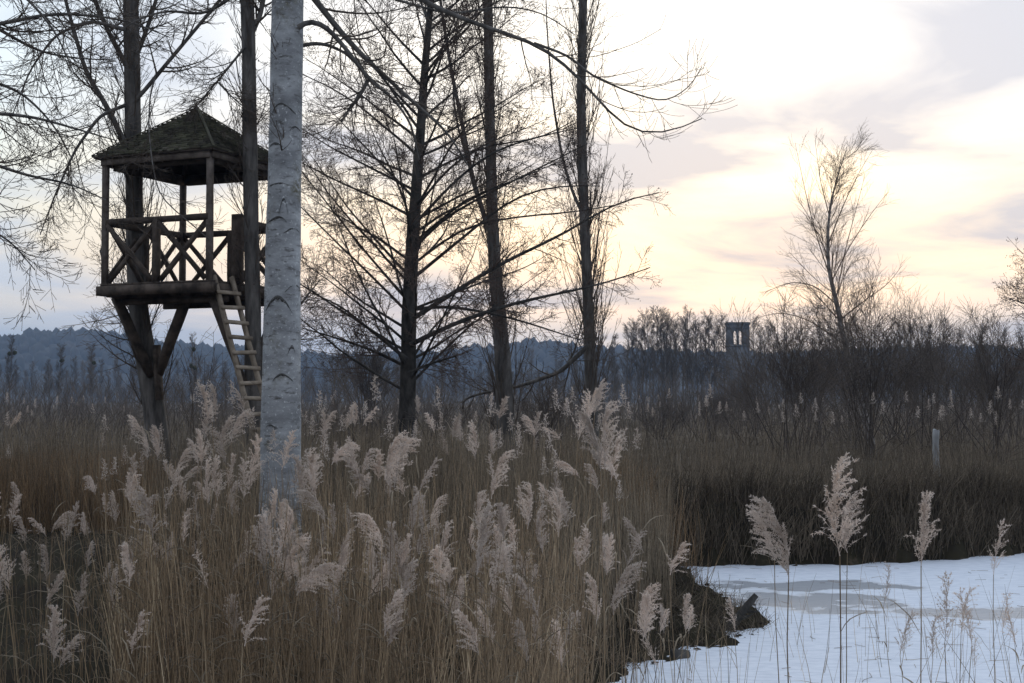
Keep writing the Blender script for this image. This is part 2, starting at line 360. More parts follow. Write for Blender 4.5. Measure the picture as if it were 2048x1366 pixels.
def hgt(x, y):
    x = np.asarray(x, float); y = np.asarray(y, float); d = sdf(x, y)
    d = d + np.where(np.abs(d) < 3, .09 * np.sin(5.3 * x + 3.1 * y) + .07 * np.sin(9.7 * x - 7.3 * y + 1) + .05 * np.sin(17 * y + 13 * x) + .04 * np.sin(23 * x - 19 * y), 0)
    nz = .05 * np.sin(1.7 * x + .6 * y) + .04 * np.sin(.9 * y - 2.3 * x + 1) + .03 * np.sin(4.1 * x + 3.3 * y) + .025 * np.sin(6.3 * y - 5.2 * x)
    land = -.42 * sst(2.5, 5, y) * (1 - sst(12.5, 16.5, y)) * (1 - sst(8, 14, np.abs(x)))
    spit = np.exp(-(((x - 2.3) / 1.1) ** 2 + ((y - 16.0) / 1.3) ** 2) * 1.2)
    land = land * (1 - spit) - .70 * spit
    land = land + nz * .8
    z = -.86 + (land + .86) * sst(-.12, .85, d) ** .8
    return np.where(d < -.1, -1.0, z)
def axis(fine0, fine1, st, far0, far1):
    a = list(np.arange(fine0, fine1 + 1e-6, st)); s = st; v = fine1
    while v < far1: s *= 1.12; v += s; a.append(min(v, far1))
    s = st; v = fine0; pre = []
    while v > far0: s *= 1.12; v -= s; pre.append(max(v, far0))
    return np.array(pre[::-1] + a)
gx = axis(-2, 9.5, .10, -2400, 2400); gy = axis(9, 25, .10, -60, 2600)
X, Y = np.meshgrid(gx, gy); Z = hgt(X, Y)
V = np.stack([X, Y, Z], -1).reshape(-1, 3); nx, ny = len(gx), len(gy)
i, j = np.meshgrid(np.arange(nx - 1), np.arange(ny - 1)); q0 = (j * nx + i).ravel()
g = link('ground', mesh_np('ground', V, [np.stack([q0, q0 + 1, q0 + nx + 1, q0 + nx], 1)], True), M['earth'])
tag(g, kind='structure')
pv = np.concatenate([POND + (POND - POND.mean(0)) * .0, ]); cen = pv.mean(0)
pb = MB(); ex = []
for a in pv:
    dv = a - cen; ex.append(a + dv / np.linalg.norm(dv) * .9)
# pond sheet as a fan from its centre, edge tucked under the banks
bm = bmesh.new(); vs = [bm.verts.new((-1.5, 1.5, -.8)), bm.verts.new((26, 1.5, -.8)), bm.verts.new((26, 28, -.8)), bm.verts.new((-1.5, 28, -.8))]; bm.faces.new(vs)
me = bpy.data.meshes.new('pond'); bm.to_mesh(me); bm.free()
tag(link('pond', me, M['ice']), kind='structure')

# wooded ridge far behind the marsh
RID = np.array([(-400, 700), (-150, 697), (0, 692), (60, 678), (120, 672), (190, 668), (260, 672), (330, 684), (430, 690), (560, 700), (700, 716), (860, 712), (980, 700), (1060, 688), (1150, 694), (1260, 702), (1400, 706), (1560, 708), (1750, 706), (1900, 702), (2048, 704), (2300, 700), (2600, 706)], float)
hxs = np.linspace(-1500, 1500, 121); DR = 1500.0
prof = np.array([EYE + (HZ - np.interp(CX + x / DR * F, RID[:, 0], RID[:, 1])) / F * DR for x in hxs]) - 9
hv = []; hy = np.linspace(950, 1750, 26)
for y in hy:
    k = sst(950, 1500, np.array(y)) * (1 - .25 * sst(1520, 1750, np.array(y)))
    hv.append(np.stack([hxs, np.full_like(hxs, y), -1.5 + (prof + 1.5) * k * (1 + .05 * np.sin(hxs * .013 + y * .01))], 1))
HV = np.array(hv); nyh, nxh = HV.shape[:2]
i, j = np.meshgrid(np.arange(nxh - 1), np.arange(nyh - 1)); q0 = (j * nxh + i).ravel()
hm = mesh_np('hill', HV.reshape(-1, 3), [np.stack([q0, q0 + 1, q0 + nxh + 1, q0 + nxh], 1)], True)
tag(link('hill', hm, M['hill_forest']), kind='structure')
def blob(sub, seed):
    b = bmesh.new(); bmesh.ops.create_icosphere(b, subdivisions=sub, radius=1); r = random.Random(seed)
    for v in b.verts: v.co *= r.uniform(.72, 1.15)
    V = np.array([v.co[:] for v in b.verts]); Fc = np.array([[v.index for v in f.verts] for f in b.faces]); b.free(); return V, Fc
def stamp(mb, temps, pos, scl, rz, r=rng):
    """copies of template meshes (V,F) at pos (n,3), scl (n,3), turned rz"""
    which = r.integers(0, len(temps), len(pos))
    for w, (TV, TF) in enumerate(temps):
        s = np.where(which == w)[0]
        if not len(s): continue
        c, sn = np.cos(rz[s])[:, None], np.sin(rz[s])[:, None]
        v = TV[None] * scl[s][:, None, :]
        v = np.stack([v[..., 0] * c - v[..., 1] * sn, v[..., 0] * sn + v[..., 1] * c, v[..., 2]], -1) + pos[s][:, None, :]
        for TFk in (TF if isinstance(TF, list) else [TF]):
            f = TFk[None] + (np.arange(len(s)) * len(TV))[:, None, None]
            mb.F.setdefault(TFk.shape[1], []).append(f.reshape(-1, TFk.shape[1]) + mb.n)
        mb.V.append(v.reshape(-1, 3)); mb.n += v.size // 3
hb = MB(); temps = [blob(1, 1), blob(1, 2), blob(1, 3)]
nh = 6200
hx = rng.uniform(-1000, 1050, nh); yy = 960 + 620 * np.sqrt(rng.random(nh))
yy[:1500] = rng.uniform(1440, 1560, 1500)
fx = (hx + 1500) / 3000 * (nxh - 1); fy = (yy - 950) / 800 * (nyh - 1)
hz = HV[np.clip(fy.round().astype(int), 0, nyh - 1), np.clip(fx.round().astype(int), 0, nxh - 1), 2]
sz = rng.uniform(3.2, 6.5, nh)
stamp(hb, temps, np.stack([hx, yy, hz + sz * .8], 1), np.stack([sz, sz, sz * rng.uniform(1.0, 1.9, nh)], 1), rng.random(nh) * 6)
tag(hb.build('hillside_forest', M['hill_forest']), 'dark far-off forest covering the blue ridge', kind='stuff')

# ------------------------------------------------------------------ observation hut
HA = R(24); HC = W(390, 560, 24.5); HC[2] = 0; PT = 3.62; S = 1.045
hut = thing('lookout_hut', 'raised wooden lookout hut with shingled pyramid roof set between two poplar trunks', 'hut', tuple(HC), -HA)
# local frame: x along the left-front face (towards its right), y away from camera; near corner (+S,-S) rotated by -HA
def hl(x, y, z): return np.array([x, y, z])
def tohut(P):
    P = np.asarray(P, float) - HC; c, s = math.cos(HA), math.sin(HA)
    return np.stack([P[..., 0] * c - P[..., 1] * s, P[..., 0] * s + P[..., 1] * c, P[..., 2]], -1)
EZ = 5.66
corners = {'a': (-S, -S), 'b': (S, -S), 'c': (S, S), 'd': (-S, S)}
for k, (x, y) in corners.items():
    m = MB(); m.beam((x, y, PT), (x, y, EZ), .088, .088, jit=.06); m.build('post', M['wood_grey'], hut)
E = S + .06
# deck: planks over joists, edge boards
for k in range(13):
    x = -E + (k + .5) * 2 * E / 13
    m = MB(); m.box((x, 0, PT - .02), (2 * E / 13 - .012, 2 * E - .02, .04)); m.build('deck_plank', M['wood_dark'], hut)
for (a, b) in (((-E - .05, -E), (E + .05, -E)), ((E, -E + .03), (E, E - .03)), ((E + .05, E), (-E - .05, E)), ((-E, E - .03), (-E, -E + .03))):
    m = MB(); m.beam((*a, PT - .12), (*b, PT - .12), .05, .16, jit=.03); m.build('edge_board', M['wood_dark'], hut)
for x in (-.95, -.32, .32, .95):
    m = MB(); m.beam((x, -E + .04, PT - .14), (x, E - .04, PT - .14), .08, .17); m.build('joist', M['wood_dark'], hut)
for y in (-.6, .6):
    m = MB(); m.beam((-E + .02, y, PT - .275), (E - .02, y, PT - .275), .10, .10); m.build('bearer', M['wood_dark'], hut)
# railings
RZ = PT + 1.02
def rail_side(p, q, gap=None, mid=True):
    p, q = np.array(p, float), np.array(q, float); u = (q - p) / np.linalg.norm(q - p); Ln = np.linalg.norm(q - p)
    s0 = 0 if gap is None else gap
    m = MB(); m.beam((*(p + u * s0), RZ), (*q, RZ), .08, .10, jit=.12); m.build('top_rail', M['wood_dark'], hut)
    if gap is not None:
        e = p + u * gap; m = MB(); m.beam((*e, PT), (*e, RZ + .12), .15, .15, jit=.04); m.build('gate_post', M['wood_dark'], hut)
        segs = [(s0, Ln)]
    else:
        e = p + u * Ln / 2; m = MB(); m.beam((*e, PT), (*e, RZ), .12, .08, jit=.12); m.build('middle_post', M['wood_dark'], hut)
        segs = [(0, Ln / 2), (Ln / 2, Ln)]
    nrm = np.array([-u[1], u[0]])
    for a, b in segs:
        a += .06; b -= .06
        A, B = p + u * a, p + u * b
        m = MB(); m.beam((*(A + nrm * .03), PT + .03), (*(B + nrm * .03), RZ - .05), .045, .075, jit=.1); m.build('cross_brace', M['wood_dark'], hut)
        m = MB(); m.beam((*(A - nrm * .03), RZ - .05), (*(B - nrm * .03), PT + .03), .045, .075, jit=.1); m.build('cross_brace', M['wood_dark'], hut)
rail_side((-S, -S), (S, -S)); rail_side((S, -S), (S, S), gap=.78)
rail_side((S, S), (-S, S)); rail_side((-S, S), (-S, -S))
# roof frame
for a, b in (((-E, -E), (E, -E)), ((E, -E), (E, E)), ((E, E), (-E, E)), ((-E, E), (-E, -E))):
    a, b = np.array(a), np.array(b); u = (b - a) / np.linalg.norm(b - a)
    m = MB(); m.beam((*(a + u * .03), EZ + .0), (*(b - u * .03), EZ + .0), .05, .15, jit=.02); m.build('eave_board', M['wood_grey'], hut)
    a2, b2 = a * .87, b * .87
    m = MB(); m.beam((*(a2 + u * .06), EZ - .06), (*(b2 - u * .06), EZ - .06), .1, .16, jit=.03); m.build('wall_plate', M['wood_dark'], hut)
AP = 6.62; EO = E + .09; EB = EZ + .05
for x, y in ((1, 1), (1, -1), (-1, 1), (-1, -1)):
    m = MB(); m.beam((x * E * .97, y * E * .97, EZ + .02), (0, 0, AP - .09), .07, .10); m.build('hip_rafter', M['wood_dark'], hut)
roof = link('roof', None, None, hut)
NC = 21
for fi in range(4):
    a = fi * math.pi / 2; c, s = math.cos(a), math.sin(a)
    def rf(u, v, dn=0):   # u across, v 0 eave .. 1 apex on face pointing to local -y, lifted dn along the slope normal
        sl = np.array([0, AP - EB, EO]); sl /= np.linalg.norm(sl)   # normal (0,-rise..): (y,z)
        x, y, z = u, -EO * (1 - v), EB + (AP - EB) * v
        nrm = np.array([0, -(AP - EB), EO]); nrm /= np.linalg.norm(nrm)
        p = np.array([x, y, z]) + nrm * dn
        return np.array([p[0] * c - p[1] * s, p[0] * s + p[1] * c, p[2]])
    m = MB()      # boarding under the shingles
    m.add([rf(-EO, 0), rf(EO, 0), rf(0, 1), rf(-EO + .03, 0, -.03), rf(EO - .03, 0, -.03), rf(0, 1, -.03)], [[0, 1, 2], [5, 4, 3]], [[0, 3, 4, 1]])
    m.build('roof_boarding', M['wood_dark'], roof)
    m = MB()
    for k in range(NC):
        v0, v1 = k / NC, min((k + 1.35) / NC, .998)
        hw0, hw1 = EO * (1 - v0) + .01, EO * (1 - v1) + .01
        n = max(1, int(hw0 * 2 / .105)); ed = np.linspace(-hw0, hw0, n + 1); ed[1:-1] += rng.uniform(-.025, .025, max(0, n - 1))
        for q in range(n):
            u0, u1 = ed[q] + .003, ed[q + 1] - .003; lf = rng.uniform(.034, .052); dv = rng.uniform(-.006, .006)
            w0, w1 = np.clip(u0, -hw1, hw1), np.clip(u1, -hw1, hw1)
            P_ = [rf(u0, v0 + dv, lf), rf(u1, v0 + dv, lf + rng.uniform(-.006, .006)), rf(w1, v1, .008), rf(w0, v1, .008), rf(u0, v0 + dv, lf - .03), rf(u1, v0 + dv, lf - .03)]
            m.add(P_, [[0, 1, 2, 3], [4, 5, 1, 0]])
    tag(m.build('shingles', M['shingle'], roof), kind='stuff')
    m = MB(); m.beam(rf(-EO - .005, 0, .045), rf(0, 1, .05), .045, .014); m.build('hip_cap', M['shingle'], roof)
m = MB(); m.add([(-.06, -.06, AP), (.06, -.06, AP), (.06, .06, AP), (-.06, .06, AP), (0, 0, AP + .11)], [[0, 1, 4], [1, 2, 4], [2, 3, 4], [3, 0, 4]], [[3, 2, 1, 0]]); m.build('finial', M['wood_grey'], roof)
# braces down to the two trunks
def brace(a, b, w=.13):
    m = MB(); m.beam(tohut(a), tohut(b), w, w, jit=.06); m.build('brace', M['wood_dark'], hut)
T1, T2 = 24.9, 23.55
brace(W(232, 594, 24.3), W(302, 752, 24.75)); brace(W(372, 600, 24.1), W(316, 748, 24.65))
brace(W(424, 598, 23.3), W(490, 770, 23.45), .11); brace(W(560, 606, 24.2), W(508, 740, 23.6), .12)
m = MB(); m.beam(tohut(W(313, 690, 24.62)), tohut(W(319, 800, 24.62)), .14, .07); m.build('brace_block', M['wood_dark'], hut)

# ladder
lt = W(449, 566, 23.35); lb = W(566, 952, 22.4); lb[2] = float(hgt(lb[0], lb[1])) - .02
ladder = thing('ladder', 'pale wooden ladder leaning up to the lookout hut platform', 'ladder', tuple(lb))
ax = lt - lb; axn = ax / np.linalg.norm(ax); sd = np.cross(axn, np.array([.62, -.62, .3])); sd[2] *= .15; sd /= np.linalg.norm(sd)
if sd[0] < 0: sd = -sd
for s_ in (-1, 1):
    m = MB(); m.beam(sd * .18 * s_, ax + axn * .12 + sd * .17 * s_, .045, .085, up=np.cross(sd, axn), jit=.03); m.build('side_rail', M['wood_pale'], ladder)
nr = int(np.linalg.norm(ax) / .262)
for k in range(1, nr + 1):
    c_ = axn * .262 * k; tl = random.uniform(-.012, .012); fr = np.cross(sd, axn) * .05
    if fr[1] > 0: fr = -fr
    m = MB(); m.beam(c_ + fr - sd * .225 + axn * tl, c_ + fr + sd * .225 - axn * tl, .03, .06, up=axn, jit=.03); m.build('rung', M['wood_pale'], ladder)

# ------------------------------------------------------------------ trees
def make_tree(name, label, cat, base, group=None):
    return thing(name, label, cat, tuple(base), 0, group)
def trunk_poly(pts, D, wpx, K=26, ground=True):
    P = WL(pts, D)
    if ground:
        b = P[0].copy(); b[2] = float(hgt(b[0], b[1])) - .15
        P = np.vstack([b + np.array([(P[0] - P[1])[0] * .2, 0, 0]), P])
    Q = resample(P, K); d = np.concatenate([[0], np.cumsum(np.linalg.norm(np.diff(Q, axis=0), axis=1))]); z = Q[:, 2]
    zp = np.array([W(p[0], p[1], p[2] if len(p) > 2 else D)[2] for p in pts])
    rr = np.interp(z, zp, np.array(wpx) / 2 / F * D)
    rr = rr * (1 + .35 * np.exp(-(z - z[0]) / .35))
    return Q, rr
def rough_trunk(Q, rr, sides, amp, seed, freq=9):
    V, Fq = tube_arr(Q[None], rr[None], sides); r = np.random.default_rng(seed)
    c = np.repeat(Q, sides, 0); dv = V - c; ph = r.random(6) * 6
    a = np.arctan2(dv[:, 1], dv[:, 0])
    f = 1 + amp * (np.sin(3 * a + ph[0] + V[:, 2] * 1.3) + .7 * np.sin(freq * a + ph[1] + 1.1 * np.sin(V[:, 2] * 3 + ph[2])) + .6 * np.sin(V[:, 2] * 7 + ph[3] + 2 * a))
    return c + dv * f[:, None], Fq
def put_tree(root, base, trunk, branches, bark, twig, sides=12, amp=.03, seed=0, limb_bark=None):
    """trunk=(Q,rr); branches=[(P,R,sides,kind)] -> children trunk, limb, twigs"""
    base = np.array(base, float); Q, rr = trunk
    V, Fq = rough_trunk(Q, rr, sides, amp, seed)
    m = MB(); m.add(V - base, Fq); t = m.build('trunk', bark, root, True)
    lim = MB(); tw = MB()
    for P, Rr, sd_, kind in branches:
        if kind != 'limb': tw.tubes(P - base, Rr, sd_); continue
        for k in range(len(P)): lim = MB(); lim.tubes(P[k:k + 1] - base, Rr[k:k + 1], sd_); lim.build('limb', limb_bark or bark, root, True)
    if tw.n: tw.build('crown', twig, root, True)
    return t
def limb(pts, D, w0, w1, K=24, start=None):
    P = resample(WL(pts, D), K); s = np.linspace(0, 1, K); rr = (w0 * (1 - s) + w1 * s) / 2 / F * D
    return P[None], rr[None]
def trunk_above(Q, rr, extra, rtop, K=8, lean=(0, 0)):
    """carry a trunk on above the frame"""
    z = np.linspace(0, extra, K + 1)[1:]; P = np.stack([Q[-1, 0] + lean[0] * z, Q[-1, 1] + lean[1] * z, Q[-1, 2] + z], 1)
    return np.vstack([Q, P]), np.concatenate([rr, np.linspace(rr[-1], rtop, K + 1)[1:]])
PI = math.pi
def cat_limbs(ls, K=14):
    return np.concatenate([l[0] for l in ls]), np.concatenate([l[1] for l in ls])

# foreground grey-white poplar
D0 = 14.0
Q, rr = trunk_poly([(560, 1010), (562, 800), (566, 560), (570, 300), (575, 0)], D0, [82, 78, 71, 66, 64], K=60)
Q, rr = trunk_above(Q, rr, 5, .10, 12)
base = Q[0] + np.array([0, 0, .15])
pop = make_tree('poplar_tree', 'thick pale grey poplar trunk with eyebrow scars standing in the reeds', 'tree', base)
ls = [limb([(580, -90), (606, -30), (631, 0), (675, 57), (727, 114), (767, 149), (828, 206), (895, 262), (935, 330)], D0, 16, 3),
      limb([(596, 55), (612, 38), (648, 48), (692, 97), (736, 158), (789, 198), (824, 250), (838, 320)], D0 - .2, 12, 2.5),
      limb([(585, -200), (700, -110), (790, -40), (833, 0), (964, 53), (1083, 88), (1153, 149), (1215, 220), (1259, 272), (1346, 268), (1404, 237)], D0 - .3, 15, 2),
      limb([(1068, 86), (1140, 112), (1180, 150), (1260, 185), (1330, 205), (1380, 175), (1404, 133)], D0 - .3, 6, 1.6),
      limb([(598, 92), (630, 86), (657, 90), (690, 105), (725, 140), (745, 190)], D0 + .1, 9, 2),
      limb([(736, 160), (720, 190), (700, 215), (683, 243)], D0 - .15, 9, 4),
      limb([(550, -60), (470, -10), (410, 30), (330, 20), (260, 45), (200, 100)], D0 + .2, 9, 2),
      limb([(590, -120), (640, -60), (760, -10), (900, 30), (1010, 10), (1090, 25), (1150, 70)], D0 + .4, 8, 2)]
LP, LR = cat_limbs(ls)
c1, q1 = branch_out(LP, LR, 13, .2, 1.0, .4, 1.1, .35, 1.2, 9, g=.10, wig=.07, rf=.4, rtip=.0022, down=.25)
c2, q2 = branch_out(c1, q1, 6, .2, .97, .5, 1.0, .12, .45, 6, g=.10, wig=.07, rf=.6, rtip=.0020, down=.1)
sh, sr = branch_out(Q[None, :60], rr[None, :60], 10, .72, .99, .6, 1.2, .3, .8, 7, g=.12, wig=.06, rf=.06, rtip=.0025)
s2, t2 = branch_out(sh, sr, 4, .3, .95, .5, .9, .1, .35, 5, g=.08, wig=.06, rtip=.0022)
put_tree(pop, base, (Q, rr), [(LP, LR, 7, 'limb'), (c1, q1, 4, 't'), (c2, q2, 3, 't'), (sh, sr, 4, 't'), (s2, t2, 3, 't')], M['poplar_bark'], M['twig'], sides=36, amp=.017, seed=3, limb_bark=M['bark'])
def scar(px, py, wpx, hpx, kind='arch'):
    c = W(px, py, D0); k = int(np.argmin(np.abs(Q[:, 2] - c[2]))); cen_, r_ = Q[k], rr[k]
    u = np.linspace(-1, 1, 15); off = (px - (CX + (cen_[0] / cen_[1]) * F)) / F * D0; V = []
    th = hpx / F * D0 * .20 + .010; sk = rng.uniform(-.25, .25)
    for e in range(3):
        for t in u:
            xx = np.clip(off + (t + rng.normal(0, .015)) * wpx / 2 / F * D0, -r_ * .985, r_ * .985)
            zz = c[2] + (.5 - abs(t - sk * (1 - t * t)) ** 1.9) * hpx / F * D0 - (0, .5, 1)[e] * th * (1 - abs(t) ** 1.5) * rng.uniform(.55, 1.25) - (.003 if e else 0)
            cz = np.array([np.interp(zz, Q[:, 2], Q[:, 0]), np.interp(zz, Q[:, 2], Q[:, 1]), zz]); rz_ = np.interp(zz, Q[:, 2], rr)
            V.append([cz[0] + xx, cz[1] - math.sqrt(max(rz_ ** 2 - xx ** 2, 1e-6)) * (1.004, 1.05, 1.004)[e], zz])
    i = np.arange(14); m = MB(); m.add(np.array(V) - base, np.concatenate([np.stack([i + 15 * e, i + 15 * e + 15, i + 15 * e + 16, i + 15 * e + 1], 1) for e in (0, 1)])); m.build('branch_scar', M['scar'], pop)
for a in ((568, 222, 50, 22), (592, 262, 22, 12), (553, 294, 30, 9), (560, 372, 40, 5), (570, 415, 18, 34), (556, 442, 42, 12), (586, 464, 30, 12), (589, 578, 30, 18), (560, 610, 56, 34), (587, 702, 15, 22), (571, 755, 40, 16), (548, 852, 24, 9)): scar(*a)

# hut trees
def poplar(name, label, pts, D, w, lims, seed, shoots=70, zr=(.25, .98), above=4, sl=(.8, 2.3), weep=None, K=40, twig='twig', sh_ang=(.25, .7)):
    r = np.random.default_rng(seed)
    Q, rr = trunk_poly(pts, D, w, K=K); Q, rr = trunk_above(Q, rr, above, .05, 10)
    base = Q[0] + np.array([0, 0, .15]); root = make_tree(name, label, 'tree', base)
    br = []
    sh, sr = branch_out(Q[None], rr[None], shoots, zr[0], zr[1], sh_ang[0], sh_ang[1], sl[0], sl[1], 10, g=.09, wig=.05, rf=.10, rtip=.004, lfall=.1, r=r)
    sr = np.minimum(sr, .011); br.append((sh, sr, 4, 't'))
    s2, t2 = branch_out(sh, sr, 8, .15, .97, .2, .6, .25, .9, 5, g=.08, wig=.05, rtip=.0027, r=r); br.append((s2, t2, 3, 't'))
    s3, t3 = branch_out(s2, t2, 2, .2, .9, .3, .7, .1, .3, 2, g=.07, wig=.05, rtip=.003, r=r); br.append((s3, t3, 3, 't'))
    if lims:
        LP, LR = cat_limbs([limb(*l) for l in lims]); br.append((LP, LR, 6, 'limb'))
        c1, q1 = branch_out(LP, LR, 16, .15, 1.0, .4, 1.1, .4, 1.7, 9, g=.09, wig=.08, rf=.45, rtip=.0030, down=.3, r=r); br.append((c1, q1, 4, 't'))
        c2, q2 = branch_out(c1, q1, 8, .15, .97, .5, 1.1, .15, .7, 5, g=.09, wig=.08, rf=.7, rtip=.0026, down=.25, r=r); br.append((c2, q2, 3, 't'))
        c3, q3 = branch_out(c2, q2, 3, .2, .95, .4, .9, .08, .25, 2, g=.08, wig=.06, rtip=.003, r=r); br.append((c3, q3, 3, 't'))
    put_tree(root, base, (Q, rr), br, M['bark'], M[twig], sides=16, amp=.025, seed=seed)
    return root
poplar('poplar_tree', 'dark poplar trunk rising through the back of the lookout hut floor and roof',
       [(322, 960), (312, 850), (300, 760), (285, 680), (275, 600), (270, 450), (266, 280), (262, 0)], T1, [48, 44, 43, 41, 38, 35, 33, 31],
       [([(252, 292), (212, 210), (172, 145), (148, 62), (120, -40)], T1 - .2, 12, 6),
        ([(266, 206), (290, 180), (332, 129), (388, 62), (440, 0), (500, -80)], T1 - .1, 10, 6),
        ([(252, 130), (215, 60), (190, 0), (170, -80)], T1 + .1, 11, 6),
        ([(266, 128), (282, 90), (300, 40), (330, -60)], T1 + .2, 10, 6),
        ([(300, 800), (278, 720), (262, 650), (225, 600), (200, 500)], T1 + .2, 9, 3),
        ([(310, 156, 24.8), (300, 190, 24.4), (297, 257, 23.4), (305, 331, 22.8), (318, 395), (369, 436), (423, 483)], 22.6, 4, 2),
        ([(252, 60), (180, 40), (110, 70), (60, 140), (25, 230)], T1 - .6, 9, 2),
        ([(252, 210), (200, 230), (150, 300), (110, 390), (80, 470)], T1 - .9, 8, 2)], 21, shoots=80, zr=(.12, .98), sl=(.7, 2.0))
poplar('poplar_tree', 'dark slim poplar trunk notched into the front edge of the lookout hut',
       [(512, 960), (508, 800), (506, 650), (503, 480), (500, 300), (498, 120), (494, 0)], T2, [42, 38, 32, 30, 30, 28, 28],
       [([(489, 95), (437, 160), (397, 206)], T2 - .1, 6, 3), ([(437, 165), (460, 190), (492, 218)], T2 - .2, 4, 2),
        ([(502, 70), (520, 30), (535, -40)], T2, 12, 8), ([(515, 790), (535, 700), (575, 640), (640, 560)], T2 + .3, 7, 2)], 22, shoots=34, zr=(.3, .98), sl=(.5, 1.3))
# poplar standing outside the frame, its limbs reaching in
poplar('poplar_tree', 'long bare drooping poplar branches reaching in towards the lookout hut',
       [(-330, 1040), (-325, 700), (-320, 300), (-318, -100)], 17.5, [80, 72, 66, 60],
       [([(-318, 130), (-150, 75), (0, 48), (110, 25), (250, 38), (340, 75)], 17.4, 16, 2),
        ([(-318, 240), (-150, 222), (0, 227), (70, 234), (150, 257), (235, 282)], 17.2, 15, 2),
        ([(-318, 250), (-150, 290), (0, 332), (55, 352), (140, 366), (212, 400)], 17.0, 14, 2),
        ([(-318, 0), (-120, -10), (0, 60), (80, 105), (160, 118), (230, 120)], 17.8, 14, 2),
        ([(-318, -60), (-100, -80), (40, -20), (110, 60), (150, 150)], 17.1, 14, 2),
        ([(-318, 330), (-180, 380), (-60, 440), (20, 480), (70, 540)], 16.8, 10, 2),
        ([(-318, 60), (-180, 90), (-60, 150), (40, 180), (110, 250), (150, 330)], 17.9, 12, 2)], 23, shoots=10, zr=(.5, .98), sl=(.6, 1.5))
# poplars behind the alder
poplar('poplar_tree', 'forked poplar with upright shoots behind the dark alder',
       [(1012, 850), (1003, 680), (990, 540), (984, 420), (980, 250), (976, 0)], 30.0, [38, 31, 26, 23, 21, 19],
       [([(984, 480), (968, 430), (945, 360), (925, 250), (903, 145), (880, 0), (872, -80)], 30.0, 11, 5), ([(945, 360), (930, 300), (915, 255), (905, 180), (915, 60), (910, -40)], 30.1, 5, 2)], 31, shoots=130, zr=(.02, .98), sl=(.9, 2.6), sh_ang=(.15, .5))
poplar('poplar_tree', 'slender poplar with a sheath of upright shoots standing beyond the alder tips',
       [(1184, 850), (1181, 720), (1174, 560), (1166, 380), (1162, 200), (1166, 0)], 33.0, [27, 24, 21, 20, 19, 17],
       [([(1172, 440), (1150, 400), (1125, 320), (1105, 200), (1094, 60), (1090, -60)], 33.0, 7, 1.5),
        ([(1178, 690), (1120, 745), (1030, 775), (960, 787), (920, 800), (926, 818)], 31.0, 10, 4),
        ([(1125, 745), (1150, 700), (1165, 640)], 31.2, 5, 2)], 32, shoots=170, zr=(.06, .98), sl=(1.0, 2.9), sh_ang=(.15, .5))

def cones_mb(mb, tips, base, n, size, r):
    oc = np.array([[1, 0, 0], [-1, 0, 0], [0, 1, 0], [0, -1, 0], [0, 0, 1.5], [0, 0, -1.5]], float)
    of = np.array([[0, 2, 4], [2, 1, 4], [1, 3, 4], [3, 0, 4], [2, 0, 5], [1, 2, 5], [3, 1, 5], [0, 3, 5]])
    k = r.integers(0, len(tips), n); p = tips[k] - base + r.normal(size=(n, 3)) * .025
    s = size * r.uniform(.7, 1.3, n); stamp(mb, [(oc, of)], p, np.stack([s, s, s], 1), r.random(n) * 6, r)
def alder(label, pts, D, w, seed, nb, blen, zr, above, rtop, n2=18, n3=9, K=40, extra=None, az=None, cones=4500, fallf=.45):
    r = np.random.default_rng(seed)
    Q, rr = trunk_poly(pts, D, w, K=K)
    if above: Q, rr = trunk_above(Q, rr, above, rtop, 10)
    base = Q[0] + np.array([0, 0, .15]); root = make_tree('alder_tree', label, 'tree', base)
    br = []
    b1, r1_ = branch_out(Q[None], rr[None], nb, zr[0], zr[1], .75, 1.25, blen[0], blen[1], 12, g=.012, wig=.05, rf=.4, rtip=.005, lfall=fallf, r=r, az=az)
    r1_ = np.minimum(r1_, .028 * np.linspace(1, .1, 12)[None])
    if extra:
        e1, e2 = cat_limbs([limb(*x, K=12) for x in extra]); b1 = np.concatenate([b1, e1]); r1_ = np.concatenate([r1_, e2])
    br.append((b1, r1_, 5, 'limb'))
    b2, r2_ = branch_out(b1, r1_, n2, .15, .98, .5, 1.0, .4, 1.25, 7, g=.02, wig=.09, rf=.42, rtip=.0034, lfall=.6, r=r); br.append((b2, r2_, 3, 't'))
    b3, r3_ = branch_out(b2, r2_, n3, .15, .98, .5, 1.1, .12, .42, 4, g=.02, wig=.14, rf=.7, rtip=.0028, r=r); br.append((b3, r3_, 3, 't'))
    b4, r4_ = branch_out(b3, r3_, 3, .25, .98, .5, 1.1, .05, .16, 2, wig=.1, rtip=.0024, r=r); br.append((b4, r4_, 3, 't'))
    put_tree(root, base, (Q, rr), br, M['bark_alder'], M['twig_alder'], sides=14, amp=.03, seed=seed)
    cm = MB(); cones_mb(cm, np.concatenate([b3[:, -1], b4[:, -1]]), base, cones, .0095, r)
    tag(cm.build('cones', M['cone'], root), kind='stuff')
    return root
